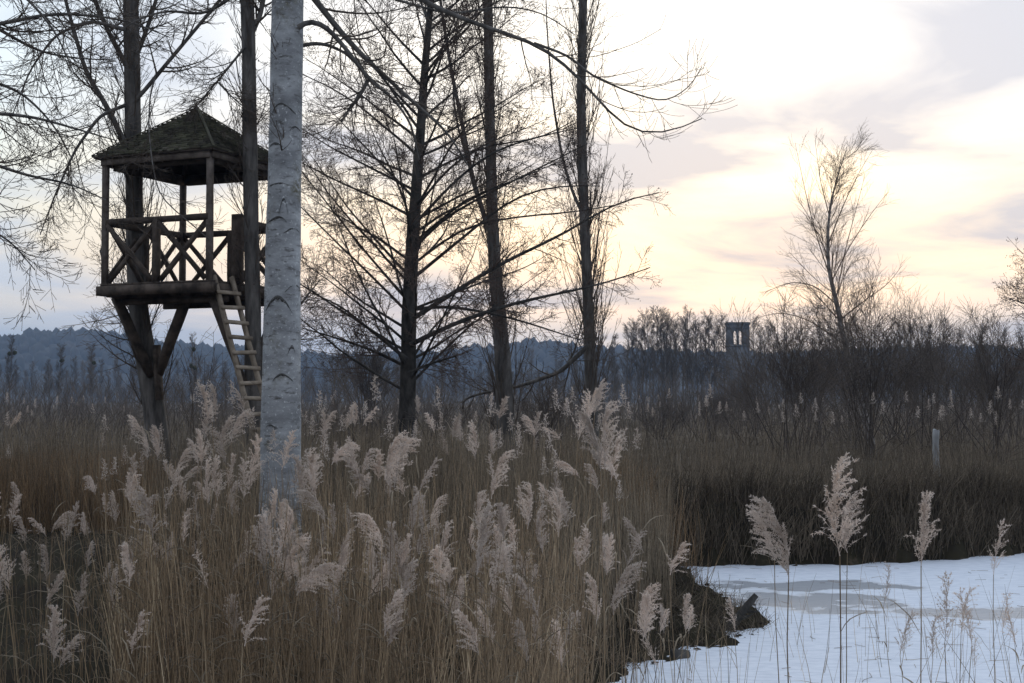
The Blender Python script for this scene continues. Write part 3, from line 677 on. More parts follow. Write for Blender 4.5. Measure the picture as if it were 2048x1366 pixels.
alder('dark bare alder with wide straight branches full of small cones',
      [(812, 880), (816, 760), (818, 640), (824, 500), (836, 330), (848, 160), (862, 0)], 25.0, [36, 32, 30, 27, 21, 16, 12], 41, 72, (3.0, 4.4), (.17, .97), 5.5, .015,
      extra=[([(822, 640), (900, 590), (1010, 520), (1130, 470), (1230, 400), (1318, 385)], 24.6, 11, 2), ([(820, 690), (920, 640), (1050, 600), (1180, 575), (1250, 555), (1300, 535)], 24.8, 11, 2),
             ([(822, 560), (920, 480), (1030, 390), (1120, 370), (1200, 372)], 24.5, 8, 2), ([(828, 450), (900, 370), (985, 300), (1090, 270), (1160, 255)], 24.6, 7, 2), ([(830, 420), (890, 340), (960, 290), (1080, 280), (1150, 240)], 25.2, 6, 2), ([(826, 500), (880, 440), (960, 395), (1090, 330), (1170, 290)], 24.9, 7, 2), ([(824, 530), (930, 450), (1060, 430), (1150, 425), (1230, 410)], 25.3, 6, 2), ([(816, 720), (740, 660), (680, 610), (620, 585)], 24.6, 9, 2),
             ([(815, 735), (745, 700), (660, 672), (600, 655)], 25.2, 8, 2), ([(818, 745), (860, 728), (912, 712)], 24.7, 6, 4), ([(822, 620), (890, 610), (1010, 632), (1100, 660), (1160, 680)], 25.4, 8, 2)])
alder('alder branches hung with catkins reaching in over the marsh bushes', [(2135, 900), (2130, 730), (2122, 600), (2115, 520)], 29.0, [40, 34, 20, 10], 43, 34, (1.2, 2.0), (.15, .97), 0, .01, n2=9, n3=5, K=24, cones=1800)

# birch by the far scrub
def birch():
    r = np.random.default_rng(51); D = 45.0
    Q, rr = trunk_poly([(1742, 880), (1715, 780), (1690, 690), (1672, 600), (1657, 540), (1655, 470), (1660, 410), (1676, 350), (1694, 295)], D, [15, 13, 11, 9, 7.5, 6, 4.5, 2.4, 1], K=40)
    base = Q[0] + np.array([0, 0, .15]); root = make_tree('birch_tree', 'pale stemmed birch with fine upswept twigs rising from the dark thicket', 'tree', base)
    b1, r1_ = branch_out(Q[None], rr[None], 44, .14, .97, .45, .95, 2.0, 3.2, 12, g=.03, wig=.05, rf=.4, rtip=.0035, lfall=.8, r=r); r1_ = np.minimum(r1_, .011)
    e1, e2 = cat_limbs([limb(p_, D, w_ * .62, .6, K=12) for p_, w_ in (([(1657, 545), (1632, 470), (1612, 390), (1590, 285)], 4.5), ([(1656, 490), (1682, 420), (1715, 350), (1745, 300)], 4.5),
        ([(1660, 570), (1700, 490), (1740, 430), (1775, 385)], 4.5), ([(1674, 610), (1630, 570), (1580, 562), (1530, 585)], 5), ([(1680, 640), (1730, 600), (1775, 570), (1805, 530)], 5),
        ([(1690, 690), (1620, 640), (1560, 622), (1500, 640)], 5), ([(1658, 430), (1640, 360), (1630, 280)], 3.5), ([(1672, 600), (1690, 500), (1712, 420), (1730, 350)], 4.5), ([(1660, 520), (1622, 440), (1585, 380)], 4))])
    b1 = np.concatenate([b1, e1]); r1_ = np.concatenate([r1_, e2])
    b2, r2_ = branch_out(b1, r1_, 10, .15, .98, .35, .85, .5, 1.5, 6, g=.005, wig=.08, rf=.45, rtip=.0032, lfall=.5, r=r); r2_ = np.minimum(r2_, .005)
    b3, r3_ = branch_out(b2, r2_, 6, .15, .97, .3, .8, .2, .6, 3, g=-.015, wig=.08, rf=.7, rtip=.0027, r=r)
    put_tree(root, base, (Q, rr), [(b1, r1_, 4, 't'), (b2, r2_, 3, 't'), (b3, r3_, 3, 't')], M['bark_birch'], M['twig_birch'], sides=10, amp=.03, seed=5)
birch()

# many-stemmed shrubs
def shrub(label, bx, by, D, n, spread, ln, seed, matn='scrub', name='willow_shrub', n2=8, n3=5, rmin=.005, r0=.03, group=None, lean=0):
    r = np.random.default_rng(seed); b = W(bx, by, D); b[2] = float(hgt(b[0], b[1]))
    root = thing(name, label, 'shrub', tuple(b), 0, group)
    K = 10; P = np.zeros((n, K, 3)); az = r.random(n) * 2 * PI; a = np.abs(r.normal(0, spread, n)).clip(0, 1.25)
    d = np.stack([np.sin(a) * np.cos(az) + lean, np.sin(a) * np.sin(az), np.cos(a)], 1); Ln = ln * r.uniform(.55, 1, n) * (1 - .2 * a)
    P[:, 0] = np.stack([r.normal(0, .22, n), r.normal(0, .22, n), np.full(n, -.1)], 1)
    for k in range(1, K):
        P[:, k] = P[:, k - 1] + d * (Ln / (K - 1))[:, None]; d = d + r.normal(size=d.shape) * .09; d[:, 2] += .02; d /= np.linalg.norm(d, axis=1, keepdims=True)
    RR = (r0 * r.uniform(.5, 1, n))[:, None] * np.linspace(1, .15, K)[None] + rmin * .5
    m = MB(); m.tubes(P, RR, 5); m.build('stems', M[matn], root, True)
    c1, q1 = branch_out(P, RR, n2, .38, .98, .35, .9, .25 * ln, .48 * ln, 6, g=.03, wig=.10, rf=.5, rtip=rmin, lfall=.6, r=r)
    c2, q2 = branch_out(c1, q1, n3, .2, .97, .35, .9, .08 * ln, .2 * ln, 3, g=.03, wig=.07, rf=.7, rtip=rmin * .85, r=r)
    m = MB(); m.tubes(c1, q1, 3); m.tubes(c2, q2, 3); m.build('crown', M[matn], root)
    return root
shrub('wide fan of bare willow stems around the foot of the birch', 1735, 885, 42, 24, .62, 5.6, 61, n2=13, n3=8, r0=.022, rmin=.0042)
shrub('dense upright bare willow thicket between the church tower and the birch', 1585, 900, 40, 20, .50, 4.9, 62, n2=13, n3=8, r0=.022, rmin=.0042)
shrub('bare willow bush beside the grey fence post', 1850, 890, 46, 22, .55, 5.6, 63, n2=13, n3=8, r0=.022, rmin=.0042)
shrub('bare bush under the catkin hung alder branches', 1990, 900, 40, 22, .55, 4.6, 64, n2=13, n3=8, r0=.022, rmin=.0042)
for k_, (bx_, D_, ln_) in enumerate(((1415, 60, 3.0), (1500, 56, 3.4), (1630, 55, 5.6), (1690, 60, 5.0), (1800, 56, 5.8), (1920, 58, 5.4), (2040, 52, 5.0), (1325, 62, 2.4))):
    shrub('tangled bare bush in the thicket across the meadow behind the pond', bx_, 870, D_, 16, .6, ln_, 80 + k_, n2=9, n3=6, r0=.022, rmin=.0055, group='thicket bushes behind the meadow')
shrub('thin stemmed bush of long bare rods behind the pale poplar', 608, 850, 21, 9, .42, 2.6, 65, n2=5, n3=4, rmin=.0035, r0=.018)
shrub('small crooked sapling close beside the dark alder trunk', 850, 860, 24.3, 4, .16, 2.3, 66, n2=6, n3=5, rmin=.0035, r0=.022)
shrub('low twiggy bush tangled at the foot of the dark alder', 735, 860, 27, 16, .7, 2.1, 67, n2=7, n3=5, rmin=.004, r0=.02)
shrub('rounded bare bush between the alder and the forked poplar', 1090, 860, 36, 22, .6, 2.6, 68, n2=8, n3=5)
shrub('bare rods growing behind the hut ladder', 390, 850, 30, 10, .22, 3.2, 69, n2=5, n3=4, rmin=.004, r0=.018)
shrub('round topped bare bush rising in front of the ridge behind the rods', 735, 840, 75, 26, .42, 6.0, 70, n2=9, n3=6, rmin=.010, r0=.05)

# ------------------------------------------------------------------ distant trees, one by one
def far_variant(seed, H, spread, nb, rt, fine):
    r = np.random.default_rng(seed); K = 12; z = np.linspace(-.3, H, K)
    Q = np.stack([np.cumsum(r.normal(0, .06, K)), np.cumsum(r.normal(0, .06, K)), z], 1); rr = np.linspace(rt, .03, K)
    m = MB(); m.tubes(Q[None], rr[None], 6); tr = m.mesh('trunk', True)
    b1, q1 = branch_out(Q[None], rr[None], nb, .28, .98, .35, .8, spread * .8, spread * 1.3, 7, g=.06, wig=.06, rf=.35, rtip=fine, lfall=.55, r=r)
    b2, q2 = branch_out(b1, q1, 7, .2, .98, .3, .75, spread * .25, spread * .5, 4, g=.05, wig=.08, rf=.6, rtip=fine * .85, r=r)
    b3, q3 = branch_out(b2, q2, 3, .2, .98, .3, .75, spread * .12, spread * .25, 2, g=.05, wig=.08, rf=.8, rtip=fine * .75, r=r)
    m = MB(); m.tubes(b1, q1, 3); m.tubes(b2, q2, 3); m.tubes(b3, q3, 3); return tr, m.mesh('crown')
FV = [far_variant(100 + k, *a) for k, a in enumerate([(16, 2.9, 46, .16, .018), (15, 2.3, 50, .14, .018), (17, 3.5, 44, .18, .018), (14, 1.9, 50, .13, .018)])]
mist_v, mist_f = blob(2, 9)
def far_tree(px, D, top_py, var, label, group, pale=False, mist=0):
    x = (px - CX) / F * D; gz = float(hgt(x, D)); Htop = W(px, top_py, D)[2] - gz
    label = ('open crowned ', 'slim ', 'broad crowned ', 'narrow upright ')[var] + label
    t = thing('distant_tree', label, 'tree', (x, D, gz), random.uniform(0, 6.28), group)
    H0 = (16, 15, 17, 14)[var]; s = Htop / H0 / 1.03; t.scale = (s * random.uniform(.85, 1.15),) * 2 + (s,)
    a = link('trunk', FV[var][0], M['far_trunk'], t); b = link('crown', FV[var][1], M['far_twig'], t)
    for k in range(mist):
        mb = MB(); mb.add(mist_v * .5 + np.array([random.uniform(-.8, .8), random.uniform(-.5, .5), H0 * random.uniform(.55, .85)]), mist_f); mb.build('mistletoe', M['mistletoe'], t)
lab_r = 'bare tree in the hazy row next to the church tower'
for px, top in ((1254, 655), (1275, 640), (1292, 622), (1306, 640), (1318, 610), (1330, 632), (1341, 628), (1352, 648), (1366, 640), (1378, 618), (1392, 650), (1408, 632), (1421, 628), (1436, 652), (1446, 634), (1510, 640), (1530, 650), (1600, 655), (1640, 648), (1800, 640), (1840, 655), (1885, 640), (1925, 660), (1965, 650), (2010, 660), (2044, 655), (1228, 668), (1208, 675), (1284, 648), (1299, 632), (1324, 622), (1336, 645), (1347, 636), (1372, 652), (1385, 636), (1400, 645), (1430, 642), (1262, 650), (1520, 658), (1545, 645), (1575, 650), (1820, 650), (1860, 648)):
    far_tree(px, random.uniform(150, 190), top + random.uniform(-4, 4), random.randrange(4), lab_r if px < 1460 else 'bare tree standing behind the willow thickets at the far wood edge', 'trees along the far wood edge')
lab_l = 'pale trunked poplar in the plantation below the wooded ridge'
k = 0
for px in np.linspace(-40, 1240, 96):
    p = px + random.uniform(-9, 9); D = random.uniform(170, 300)
    top = random.uniform(705, 745) if px < 640 else random.uniform(700, 748)
    far_tree(p, D, top, random.randrange(4), lab_l, 'plantation poplars below the ridge', mist=0)
for px, top, n in ((22, 672, 2), (185, 690, 1), (385, 668, 3), (120, 690, 1)):
    far_tree(px, 165, top, 1, 'plantation poplar carrying round mistletoe balls in its bare crown', 'plantation poplars with mistletoe', mist=n)
# continuous brush below them
br = MB(); n = 3300; D = 60 + 180 * rng.random(n) ** 1.3; px = rng.uniform(-80, 2130, n)
P0 = np.stack([(px - CX) / F * D, D, np.full(n, -.1)], 1); K = 4; P = np.zeros((n, K, 3)); P[:, 0] = P0
hh = rng.uniform(1.0, 2.4, n) * (.6 + D / 110) * np.where((px > 1250), 1.25, 1.0); d = np.stack([rng.normal(0, .3, n), rng.normal(0, .2, n), np.ones(n)], 1)
for kk in range(1, K):
    P[:, kk] = P[:, kk - 1] + d * (hh / (K - 1))[:, None]; d = d + rng.normal(size=d.shape) * .12
RR = (.008 + D * .00006)[:, None] * np.linspace(1.2, .5, K)[None]
br.tubes(P, RR, 3)
c1, q1 = branch_out(P, RR, 5, .15, .98, .3, .9, .5, 1.3, 3, g=.05, wig=.1, rf=.7, rtip=.008, lfall=.4); br.tubes(c1, q1, 3)
tag(br.build('brushwood', M['scrub']), 'bare tangled brushwood along the far edge of the marsh', kind='stuff')

# ------------------------------------------------------------------ church tower
TW = W(1475, 646, 400); tz = TW[2]; hw = 3.15
tower = thing('church_tower', 'square stone church tower with paired lancet belfry openings above the bare trees', 'tower', (TW[0], 400, -1), R(-7))
H = tz + 1; O1, O0 = H - 1.9, H - 6.0
for k in range(4):
    a = k * PI / 2; Mz = Matrix.Rotation(a, 3, 'Z'); m = MB(); th = .8; yo = -hw + th / 2
    def bxp(x0, x1, z0, z1, dep=th):
        m.box(np.array(Mz @ Vector(((x0 + x1) / 2, yo, (z0 + z1) / 2))), (x1 - x0, dep, z1 - z0), Mz)
    e = hw - (th if k % 2 else 0) - .001
    bxp(-e, e, -.5, O0); bxp(-e, e, O1, H - .5); bxp(-e, -1.15, O0, O1); bxp(-.28, .28, O0, O1); bxp(1.15, e, O0, O1)
    for c0 in (-.715, .715):      # pointed heads
        for s_ in (-1, 1):
            w_ = .435; tri = [(c0 + s_ * w_, yo - th / 2 + .01, O1 - .9), (c0 + s_ * w_, yo - th / 2 + .01, O1), (c0, yo - th / 2 + .01, O1)]
            tri2 = [(x, y + th - .02, z) for x, y, z in tri]; m.add([np.array(Mz @ Vector(p)) for p in tri + tri2], [[0, 1, 2], [5, 4, 3]], [[0, 2, 5, 3]])
    m.build('wall', M['stone'], tower)
    m = MB(); m.box(np.array(Mz @ Vector((0, -hw - .06, O0 - .5))), (2 * hw + .1, .22, .3), Mz); m.build('string_course', M['stone'], tower)
m = MB(); m.box((0, 0, H - .28), (2 * hw + .5, 2 * hw + .5, .44)); m.build('cornice', M['stone'], tower)
m = MB(); m.box((0, 0, H + .02), (2 * hw + .2, 2 * hw + .2, .16)); m.build('roof_slab', M['stone'], tower)
m = MB(); m.tubes(np.array([[[-1.5, 0, H], [-1.5, 0, H + .5], [-1.45, 0, H + .8]]]), np.array([[.12, .2, .06]]), 5); m.build('finial', M['stone'], tower)

# ------------------------------------------------------------------ posts, rock, driftwood
def post(label, px, y0, y1, D, w, m_):
    b = W(px, y1, D); b[2] = float(hgt(b[0], b[1])) - .1; t = W(px, y0, D)
    m = MB(); hgt_ = t[2] - b[2]; ns = 7; P = np.array([[0.01 * math.sin(k), 0, hgt_ * k / ns] for k in range(ns + 1)])[None]
    rr_ = (w / 2 / F * D * (1 + rng.uniform(-.08, .08, ns + 1)))[None]; V, Fq = tube_arr(P, rr_, 9)
    V[-9:, 2] += rng.uniform(-.03, .03, 9); m.add(V, Fq, [list(range(ns * 9, ns * 9 + 9))]); o = m.build('fence_post', m_, None, False)
    o.location = b; tag(o, label, 'post')
post('weathered grey fence post standing in the grass beyond the pond', 1873, 860, 960, 32, 13, M['post_grey'])
post('short stake half hidden among the reed stems', 343, 1235, 1366, 9.6, 26, M['wood_dark'])
bv, bf = blob(2, 5); m = MB(); m.add(bv * np.array([.11, .09, .07]), bf); o = m.build('rock', M['rock'], None, True); o.location = W(1358, 1313, 14.2); o.location[2] = -.78
tag(o, 'small dark rock frozen into the snowy pond edge', 'rock')
P, rr_ = limb([(1455, 1262), (1480, 1232), (1500, 1203), (1513, 1190)], 15.9, 22, 12, 8); m = MB(); m.tubes(P, rr_, 7); c1, q1 = branch_out(P, rr_, 3, .2, .8, .6, 1.1, .1, .25, 4, rtip=.004); m.tubes(c1, q1, 4)
tag(m.build('driftwood_branch', M['bark_alder'], None, True), 'dark broken branch sticking up from the mud spit', 'branch')

# ------------------------------------------------------------------ reeds
def plume_mesh(seed, Lp=.28, nodes=24, spk=11, side=.55, fluff=1.0, hairs=3):
    r = np.random.default_rng(seed); m = MB()
    K = 8; ax = np.zeros((K, 3)); d = np.array([.03, 0, 1.]);
    for k in range(1, K):
        ax[k] = ax[k - 1] + d / np.linalg.norm(d) * Lp / (K - 1); d = d + np.array([.09 * side, r.normal(0, .02), 0])
    Rx = np.linspace(.0022, .0006, K)
    m.tubes(ax[None], Rx[None], 4)
    def az(rr, n): return rr.normal(0, 1.15, n) * 1.0 + 1.5708 * 0
    b, q = branch_out(ax[None], Rx[None], nodes * 2, .02, .99, .25, .62, Lp * .30, Lp * .52, 7, g=-.09, wig=.17, rf=.4, rtip=.0005, lfall=.62, r=r)
    # lean towards one side, as the wind leaves them
    sh = np.linspace(0, 1, 7)[None, :] ** 1.5; b[:, :, 0] += sh * side * .05
    m.tubes(b, np.minimum(q, .0007), 3)
    spk = int(spk * 1.45); n = len(b) * spk; t = r.uniform(.12, 1, n); i = np.repeat(np.arange(len(b)), spk); f = t * 6; i0 = np.clip(f.astype(int), 0, 5); w = (f - i0)[:, None]
    pos = b[i, i0] * (1 - w) + b[i, i0 + 1] * w; T = b[i, i0 + 1] - b[i, i0]; T /= np.linalg.norm(T, axis=1, keepdims=True)
    for h in range(hairs):
        dv = T + r.normal(size=T.shape) * .95; dv /= np.linalg.norm(dv, axis=1, keepdims=True)
        ln = r.uniform(.005, .012, n)[:, None] * fluff; wv = np.cross(dv, r.normal(size=dv.shape)); wv /= np.linalg.norm(wv, axis=1, keepdims=True) + 1e-9; wv *= .0012 * fluff
        m.add(np.stack([pos - wv, pos + wv, pos + dv * ln + wv * .5, pos + dv * ln - wv * .5], 1).reshape(-1, 3), np.arange(n * 4).reshape(-1, 4))
    return m.mesh('plume')
PL = [plume_mesh(200 + k, Lp=a, nodes=b, side=c, spk=s, fluff=fl) for k, (a, b, c, s, fl) in enumerate([(.28, 26, .7, 12, 1.1), (.30, 28, 1.0, 12, 1.1), (.25, 24, .5, 11, 1.1), (.30, 30, .3, 11, 1.15), (.22, 20, .8, 11, 1.1), (.26, 26, 1.2, 12, 1.15), (.20, 18, .4, 10, 1.0), (.32, 26, .6, 12, 1.15), (.27, 20, 1.5, 13, 1.2), (.29, 34, .2, 12, 1.25), (.24, 15, .9, 14, 1.2), (.31, 22, .1, 13, 1.2), (.23, 28, 1.3, 12, 1.2)])]
PLT = [plume_mesh(220 + k, Lp=a, nodes=15, side=.4, spk=8, fluff=.95) for k, a in enumerate((.26, .22, .28))]      # thin, half shed
PLEN = [.28, .30, .25, .30, .22, .26, .20, .32, .27, .29, .24, .31, .23]
def leaf_mesh(seed):
    r = np.random.default_rng(seed); m = MB()
    for k in range(1):
        K = 7; h = r.uniform(.3, .75); az_ = r.random() * 6.28; dv = np.array([math.cos(az_) * .5, math.sin(az_) * .5, .8]); p = np.array([0, 0, h]); P = [p]
        for q in range(K - 1): dv = dv / np.linalg.norm(dv); p = p + dv * r.uniform(.025, .05); P.append(p); dv = dv + np.array([0, 0, -.28]) + r.normal(size=3) * .1
        P = np.array(P); sd_ = np.array([-math.sin(az_), math.cos(az_), 0]); w = (.005 * np.sin(np.linspace(.25, PI, K)))[:, None]
        V = np.concatenate([P - sd_ * w, P + sd_ * w]); i = np.arange(K - 1); m.add(V, np.stack([i, i + 1, i + 1 + K, i + K], 1))
    return m.mesh('leaf')
LF = [leaf_mesh(300 + k) for k in range(6)]
def stem_mesh(seed):
    r = np.random.default_rng(seed); K = 9; z = np.linspace(0, 1, K); b = r.uniform(.01, .06); a = r.random() * 6
    P = np.stack([b * z ** 2 * math.cos(a) + r.normal(0, .002, K), b * z ** 2 * math.sin(a) + r.normal(0, .002, K), z], 1); P[0, :2] = 0
    m = MB(); m.tubes(P[None], np.linspace(.0034, .0016, K)[None], 5); return m.mesh('stem', True), P[-1]
SM = [stem_mesh(320 + k) for k in range(7)]
def reed(tip, plen, D, label, group, plume=None, thin=False, lean=None, rz=None, fat=1.0, name='reed'):
    """tip: world point of the plume's foot; the stem runs down to the ground"""
    lx = random.gauss(0, .10) if lean is None else lean; ly = random.gauss(0, .08)
    bx, by = tip[0] - lx, tip[1] + ly; bz = max(float(hgt(bx, by)), -.8) - .02
    kk = random.randrange(len(PL)) if plume is None else plume
    root = thing(name, label or reed_label(tip[0], tip[1], kk, thin), 'reed', (bx, by, bz), 0, group)
    v = np.array(tip) - np.array([bx, by, bz]); k = random.randrange(len(SM)); me_, end = SM[k]
    H = np.linalg.norm(v); q = Vector(end).rotation_difference(Vector(v / H)); sc = H / np.linalg.norm(end)
    st = link('stem', me_, M['reed_stem'], root); st.rotation_mode = 'QUATERNION'; st.rotation_quaternion = q; st.scale = (fat, fat, sc)
    # keep the end on the tip: stem x/y are scaled by fat only
    e2 = q @ Vector((end[0] * fat, end[1] * fat, end[2] * sc))
    if thin: pm = PLT[random.randrange(3)]; pl0 = .25
    else:
        pm = PL[kk]; pl0 = PLEN[kk]
    p = link('plume', pm, M['plume'], root); p.location = e2; s = plen / pl0; p.scale = (s * random.uniform(.65, 1.15), s * random.uniform(.65, 1.15), s * random.uniform(.9, 1.05))
    p.rotation_euler = (random.gauss(0, .2), lx * .5 + random.gauss(0, .24), random.uniform(0, 6.28) if rz is None else rz)
    for _ in range(random.choice((0, 1, 1, 2, 3))):
        lf = link('leaf', LF[random.randrange(6)], M['reed_leaf'], root); lf.rotation_euler = (0, 0, random.uniform(0, 6.28)); hh_ = random.uniform(.5, 1.0) * H; lf.location = e2 * (hh_ / H) - Vector((0, 0, .45))
    return root
def hand(px, ytop, ybot, Lm, label, group=None, **k):
    """plume seen from ytop to ybot; its length in metres sets the distance"""
    D = Lm * F / (ybot - ytop); tip = W(px, ybot, D); return reed(tip, Lm, D, label, group, **k)
GI = 'reeds growing through the pond ice'
hand(1588, 1000, 1160, .30, 'tall reed with broad double plume standing alone through the pond ice', plume=1, rz=PI, lean=.02, fat=1.3)
hand(1555, 1012, 1120, .22, 'shorter plumed reed leaning against the broad double plume over the ice', plume=0, rz=PI, lean=-.05)
hand(1668, 905, 1110, .34, 'tallest reed over the pond ice with pointed top and heavy side plume', plume=7, rz=0, lean=-.02, fat=1.3)
hand(1690, 1010, 1105, .20, 'reed bending its thick plume beside the tallest one over the ice', plume=5, rz=0, lean=.06)
hand(1832, 990, 1130, .27, 'reed with ragged spreading plume over the snow covered pond', plume=3, rz=1, lean=.02, fat=1.2)
hand(1338, 1078, 1150, .20, 'small fluffy plumed reed in front of the undercut bank', plume=6)
for px, a, b in ((1765, 1140, 1215), (1880, 1158, 1285), (1865, 1235, 1320), (1918, 1175, 1270), (2005, 1195, 1262), (1992, 1050, 1150), (1470, 1190, 1262), (1800, 1230, 1310), (1955, 1280, 1340), (2030, 1215, 1290), (1940, 1190, 1290)):
    hand(px, a, b, .24, 'thin half shed reed growing through the pond ice', GI, thin=True)
GF = 'plumed reeds at the front of the reed bed'
ADJ = ['broad pale', 'long nodding', 'mid sized bushy', 'tall upright', 'short bent', 'heavy one sided', 'small tapering', 'very long feathery', 'drooping lopsided', 'dense bottlebrush', 'loose gappy', 'straight fluffy', 'curled bushy']
def reed_label(x, y, k, thin):
    px = CX + x / y * F
    wh = 'at the snowy pond edge' if px > 1180 else 'between the alder and the pond' if px > 880 else 'beneath the dark alder' if px > 660 else 'around the pale poplar' if px > 490 else 'below the lookout hut' if px > 230 else 'beside the open mossy ground'
    return 'dry reed with %s plume %s' % ('thin half shed' if thin else ADJ[k], wh)
lab_f = None
big = [(1170, 770, 850), (1205, 820, 935), (1150, 790, 880), (1215, 870, 960), (1185, 755, 830), (1120, 830, 880), (1190, 1160, 1250), (1215, 1070, 1140), (1205, 1005, 1050), (1290, 1185, 1270), (1370, 1195, 1265), (1325, 1210, 1265), (1120, 980, 1040), (1085, 1020, 1110),
       (955, 1020, 1150), (975, 1060, 1170), (930, 1080, 1160), (895, 1150, 1235), (1040, 1090, 1170), (1055, 1240, 1330), (1080, 1230, 1310), (1020, 1170, 1230), (970, 1160, 1220),
       (765, 860, 960), (790, 880, 975), (745, 900, 985), (760, 1010, 1110), (785, 1050, 1150), (740, 1080, 1160), (845, 985, 1060), (860, 1060, 1110), (800, 1090, 1170), (870, 815, 865), (905, 830, 880), (1000, 790, 840), (985, 860, 905), (1065, 820, 870), (1070, 875, 905),
       (650, 815, 870), (690, 810, 860), (620, 890, 985), (605, 920, 1000), (665, 860, 930), (640, 1050, 1100), (560, 860, 940), (555, 1020, 1110), (575, 1060, 1160), (590, 1090, 1180), (530, 1060, 1140), (500, 1060, 1115), (545, 1110, 1200), (660, 1190, 1260), (630, 1160, 1220), (690, 1140, 1190), (820, 1180, 1240), (700, 1010, 1060),
       (425, 760, 830), (405, 810, 880), (440, 830, 900), (490, 770, 830), (455, 860, 930), (400, 870, 930), (315, 860, 920), (340, 920, 960), (268, 910, 995), (255, 940, 1000), (280, 975, 1030), (190, 940, 990), (215, 990, 1030), (225, 1000, 1035),
       (135, 1005, 1075), (105, 1015, 1065), (175, 1030, 1075), (120, 1108, 1150), (172, 1080, 1140), (205, 1115, 1165), (260, 1090, 1160), (245, 1120, 1180), (285, 1030, 1060), (330, 1065, 1125), (390, 1060, 1110), (430, 1015, 1050), (400, 1130, 1180), (415, 1150, 1190), (450, 1165, 1200), (460, 960, 1010), (480, 985, 1030), (495, 930, 985), (310, 1090, 1130), (370, 950, 1010), (420, 960, 1010), (30, 825, 850), (885, 870, 905), (720, 800, 850), (840, 790, 830)]
for px, a, b in big:
    Lm = random.uniform(.24, .31) if b - a > 60 else random.uniform(.20, .25)
    hand(px, a, b, Lm, lab_f, GF, fat=1.1)
    if random.random() < .35: hand(px + random.uniform(-16, 16), a + 8, b + random.uniform(0, 14), Lm * .9, lab_f, GF)
nres = 0
while nres < 120:
    D = random.uniform(6.5, 12.5); px = random.uniform(-20, 1330); X_ = (px - CX) / F * D
    if X_ > .75 and random.random() < .8: continue
    if px < 260 and random.random() < .7: continue
    ht = random.uniform(.75, 1.8) if px > 280 else random.uniform(.6, 1.4)
    z = max(float(hgt(X_, D)), -.8) + ht
    py = HZ - (z - EYE) / D * F
    if py < 830 or py > 1345: continue
    if 505 < px < 620 and py < 1040: continue
    reed(np.array([X_, D, z]), random.uniform(.17, .27), D, lab_f, GF, thin=random.random() < .15); nres += 1

# the mass of stems behind and between them
def blades(n, xy, h0, h1, w, K=5, lean=.12, bend=.1, r=rng, zoff=0.0, ghost=None):
    x, y = xy; z = np.maximum(hgt(x, y), -.82) + zoff; P = np.zeros((len(x), K, 3)); P[:, 0] = np.stack([x, y, z - .03], 1)
    d = np.stack([r.normal(0, lean, len(x)), r.normal(0, lean, len(x)), np.ones(len(x))], 1); h = r.uniform(h0, h1, len(x)); az = r.random(len(x)) * 2 * PI
    for k in range(1, K):
        d /= np.linalg.norm(d, axis=1, keepdims=True); P[:, k] = P[:, k - 1] + d * (h / (K - 1))[:, None]
        d = d + np.stack([np.cos(az) * bend, np.sin(az) * bend, -np.full(len(x), bend * .5)], 1) + r.normal(size=d.shape) * .02
    RR = w * r.uniform(.7, 1.3, len(x))[:, None] * np.linspace(1, .35, K)[None]
    return P, RR
def region(n, x0, x1, y0, y1, ok=None, r=rng, persp=False):
    y = r.uniform(y0, y1, n * 3)
    x = r.uniform(x0, x1, n * 3) if not persp else (r.uniform(x0, x1, n * 3) - CX) / F * y
    m = sdf(x, y) > .05
    if ok is not None: m &= ok(x, y)
    return x[m][:n], y[m][:n]
dense = MB()
def clump(x, y): return np.sin(3.1 * x + 1.3 * np.sin(2.2 * y)) + np.sin(2.7 * y + 1.7 * x + .8) + .8 * np.sin(6.3 * x - 4.1 * y) + rng.normal(0, .8, x.shape)
def thin_left(x, y): px = CX + x / y * F; return ((px < 515) | (px > 612) | (rng.random(x.shape) < .35)) & (px > 230) | (rng.random(x.shape) < .06 + .2 * (y < 8.2))
P, RR = blades(0, region(4000, -60, 1330, 6.6, 13.2, persp=True, ok=lambda x, y: (clump(x, y) > .25) & thin_left(x, y) & (rng.random(x.shape) < (y / 11) ** 1.5)), .8, 1.7, .0034, lean=.10, bend=.04); dense.tubes(P, RR, 3)
tops = P
P2, R2 = blades(0, region(900, -60, 1330, 6.4, 12.5, persp=True, ok=thin_left), .3, .95, .0026, lean=.34, bend=.16); dense.tubes(P2, R2, 3)
x = rng.uniform(.3, 4.5, 700); y = rng.uniform(7.5, 14, 700); k = rng.random(700) < np.exp(-(x - .3) * 1.3); P3, R3 = blades(0, (x[k], y[k]), .5, 1.3, .0026, lean=.14, bend=.05); dense.tubes(P3, R3, 3)
x = rng.uniform(1.6, 6.2, 170); y = rng.uniform(8, 16.5, 170); P4, R4 = blades(0, (x, y), .25, .95, .0026, lean=.2, bend=.07); dense.tubes(P4, R4, 3)
tag(dense.build('reed_stems', M['reed_stem']), 'crowded mass of dry leafless reed stalks filling the reed bed', kind='stuff')
lv = MB(); n = len(tops); NL = 2600; sel = rng.integers(0, n, NL); kk = rng.integers(1, 4, NL); p0 = tops[sel, kk]; K = 5
az_ = rng.random(NL) * 6.28; d = np.stack([np.cos(az_) * .6, np.sin(az_) * .6, np.full(NL, .8)], 1); P = np.zeros((NL, K, 3)); P[:, 0] = p0; ln = rng.uniform(.12, .3, NL)
for k in range(1, K): d /= np.linalg.norm(d, axis=1, keepdims=True); P[:, k] = P[:, k - 1] + d * (ln / (K - 1))[:, None]; d[:, 2] -= .4
lv.tubes(P, np.repeat((.0035 * np.array([.5, 1, .9, .6, .1]))[None], NL, 0), 3)
tag(lv.build('reed_leaves', M['reed_leaf']), 'curled dry leaves hanging on the crowded reed stalks', kind='stuff')
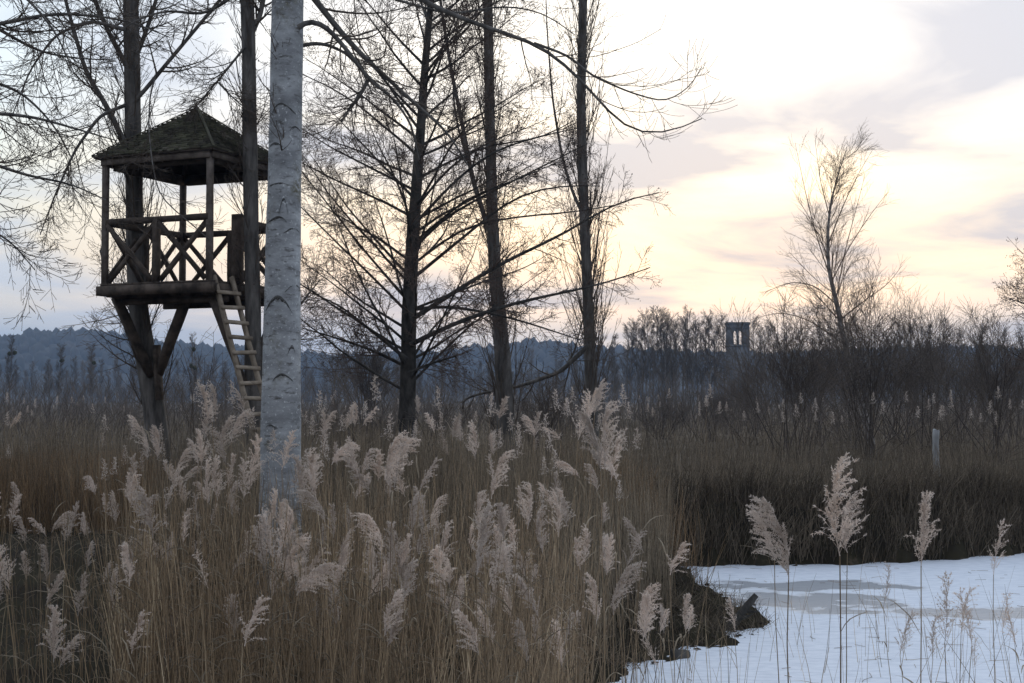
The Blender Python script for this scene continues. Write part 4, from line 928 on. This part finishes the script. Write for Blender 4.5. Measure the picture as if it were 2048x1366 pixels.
# small far plumes over the brown thicket and along the far marsh
def lod_plume(seed):
    r = np.random.default_rng(seed); n = 110; t = r.random(n); p = np.stack([r.normal(0, .035, n) * (1.1 - t) + .02 * t, r.normal(0, .035, n) * (1.1 - t), t * .24], 1)
    dv = r.normal(size=(n, 3)) * .6 + np.array([.2, 0, .5]); dv /= np.linalg.norm(dv, axis=1, keepdims=True); wv = np.cross(dv, r.normal(size=(n, 3))); wv /= np.linalg.norm(wv, axis=1, keepdims=True)
    return np.stack([p - wv * .004, p + wv * .004, p + dv * r.uniform(.02, .045, n)[:, None]], 1).reshape(-1, 3), np.arange(n * 3).reshape(-1, 3)
lp = [lod_plume(k) for k in range(5)]
fp = MB(); ft = MB()
def far_plumes(n, px0, px1, d0, d1, h0, h1, sc=1.0):
    y = rng.uniform(d0, d1, n); x = (rng.uniform(px0, px1, n) - CX) / F * y; k = sdf(x, y) > .3; x, y = x[k], y[k]
    P, RR = blades(0, (x, y), h0, h1, .0032, lean=.08, bend=.03); ft.tubes(P, RR, 3)
    s = rng.uniform(.75, 1.2, len(x)) * sc; stamp(fp, lp, P[:, -1] - np.array([0, 0, .02]), np.stack([s, s, s], 1), rng.random(len(x)) * 6)
far_plumes(48, 300, 1320, 13, 19, 1.15, 1.8); far_plumes(10, -20, 330, 15, 24, .8, 1.4); far_plumes(120, -40, 2080, 30, 75, 1.1, 1.8, .95); far_plumes(26, 1350, 2048, 25, 34, 1.2, 1.9)
tag(fp.build('far_reed_plumes', M['plume']), 'small pale reed plumes scattered across the far marsh', kind='stuff')
tag(ft.build('far_reed_stems', M['reed_stem']), 'thin stalks of the far marsh reeds', kind='stuff')

# ------------------------------------------------------------------ grasses
gm_ = MB()
P, RR = blades(0, region(9500, -40, 1340, 13.0, 21.5, persp=True, ok=lambda x, y: ~((x < -3.6) & (y < 18.5)) & (sdf(x, y) > .25)), .75, 1.45, .0036, K=4, lean=.07, bend=.05); gm_.tubes(P, RR, 3)
tag(gm_.build('brown_grass', M['grass']), 'tall brown standing grass behind the reed bed', kind='stuff')
gr = MB()
P, RR = blades(0, region(4600, -60, 330, 18.2, 25, persp=True), .6, 1.0, .0036, lean=.12, bend=.08); gr.tubes(P, RR, 3)
x = rng.uniform(.9, 2.4, 2600); y = rng.uniform(17.3, 21.8, 2600); k = (sdf(x, y) > .12) & (sdf(x, y) < 1.3); P, RR = blades(0, (x[k], y[k]), .6, 1.15, .0034, lean=.16, bend=.07); gr.tubes(P, RR, 3)
tag(gr.build('russet_grass', M['grass_red']), 'russet tufted grass below the hut and over the undercut bank', kind='stuff')
gf = MB()
P, RR = blades(0, region(13000, -60, 2120, 22.6, 46, persp=True), .35, .85, .0055, K=3, lean=.16, bend=.12); gf.tubes(P, RR, 3)
P, RR = blades(0, region(7000, -80, 2130, 46, 105, persp=True), .5, 1.1, .012, K=3, lean=.2, bend=.12); gf.tubes(P, RR, 3)
tag(gf.build('meadow_grass', M['grass_meadow']), 'withered meadow grass stretching to the far wood', kind='stuff')
gd = MB()       # matted grass hanging over the far bank
n = 34000; x = rng.uniform(1.5, 13, n); y = rng.uniform(20.5, 28, n); s = sdf(x, y); k = (s > .02) & (s < 1.5) & (y > 21.2); P, RR = blades(0, (x[k], y[k]), .3, .8, .0062, K=4, lean=.22, bend=.16)
P[:, :, 1] -= (np.linspace(0, 1, P.shape[1]) ** 1.5 * .25)[None]; gd.tubes(P, RR, 3)
n = 9000; x = rng.uniform(-8, 3.2, n); y = rng.uniform(9, 19, n); k = ((x < -2.6) | (sdf(x, y) < .9)) & (sdf(x, y) > -.02); P, RR = blades(0, (x[k], y[k]), .06, .22, .0035, lean=.5, bend=.3); gd.tubes(P, RR, 3)
x = rng.uniform(.5, 3.1, 9000); y = rng.uniform(13, 22, 9000); k = (sdf(x, y) > .0) & (sdf(x, y) < .95); P, RR = blades(0, (x[k], y[k]), .08, .34, .0032, K=4, lean=.6, bend=.3); gd.tubes(P, RR, 3)
tag(gd.build('bank_grass', M['grass_dark']), 'dark matted dead grass hanging over the pond bank', kind='stuff')
mc = MB(); n = 1500; x = rng.uniform(.6, 3.0, n); y = rng.uniform(13, 21.5, n); k = (sdf(x, y) > -.05) & (sdf(x, y) < .9); x, y = x[k], y[k]; sz = rng.uniform(.008, .035, len(x)) 
stamp(mc, [blob(1, 31), blob(1, 32), blob(1, 33)], np.stack([x, y, np.maximum(hgt(x, y), -.81) + sz * .2], 1), np.stack([sz * 1.4, sz, sz * .7], 1), rng.random(len(x)) * 6)
tag(mc.build('mud_clods', M['mud']), 'dark clods of mud on the spit and undercut bank', kind='stuff')
# broken reed bits lying on the ice
lit = MB(); n = 170; x = rng.uniform(.9, 7.5, n); y = rng.uniform(11.5, 22, n); k = sdf(x, y) < -.1; x, y = x[k], y[k]; a = rng.random(len(x)) * 6.28; ln = rng.uniform(.03, .26, len(x)); K = 4
P = np.zeros((len(x), K, 3)); P[:, 0] = np.stack([x, y, np.full(len(x), -.797)], 1)
for k in range(1, K): P[:, k] = P[:, k - 1] + np.stack([np.cos(a), np.sin(a), rng.uniform(0, .05, len(x))], 1) * (ln / 3)[:, None]; a = a + rng.normal(0, .25, len(x))
lit.tubes(P, np.full(P.shape[:2], .0024), 3); tag(lit.build('reed_litter', M['reed_stem']), 'broken reed stalks littering the snowy ice', kind='stuff')

# ------------------------------------------------------------------ air
hm_ = bpy.data.materials.new('haze'); hm_.use_nodes = True; t = hm_.node_tree; t.nodes.clear()
o_ = t.nodes.new('ShaderNodeOutputMaterial'); pv_ = t.nodes.new('ShaderNodeVolumePrincipled'); pv_.inputs['Color'].default_value = (.55, .73, 1.0, 1); pv_.inputs['Density'].default_value = .00032
t.links.new(pv_.outputs[0], o_.inputs['Volume'])
m = MB(); m.box((0, 1280, 62), (5000, 2800, 130)); o = m.build('haze', hm_); tag(o, 'thin blue evening haze over the marsh', kind='stuff')
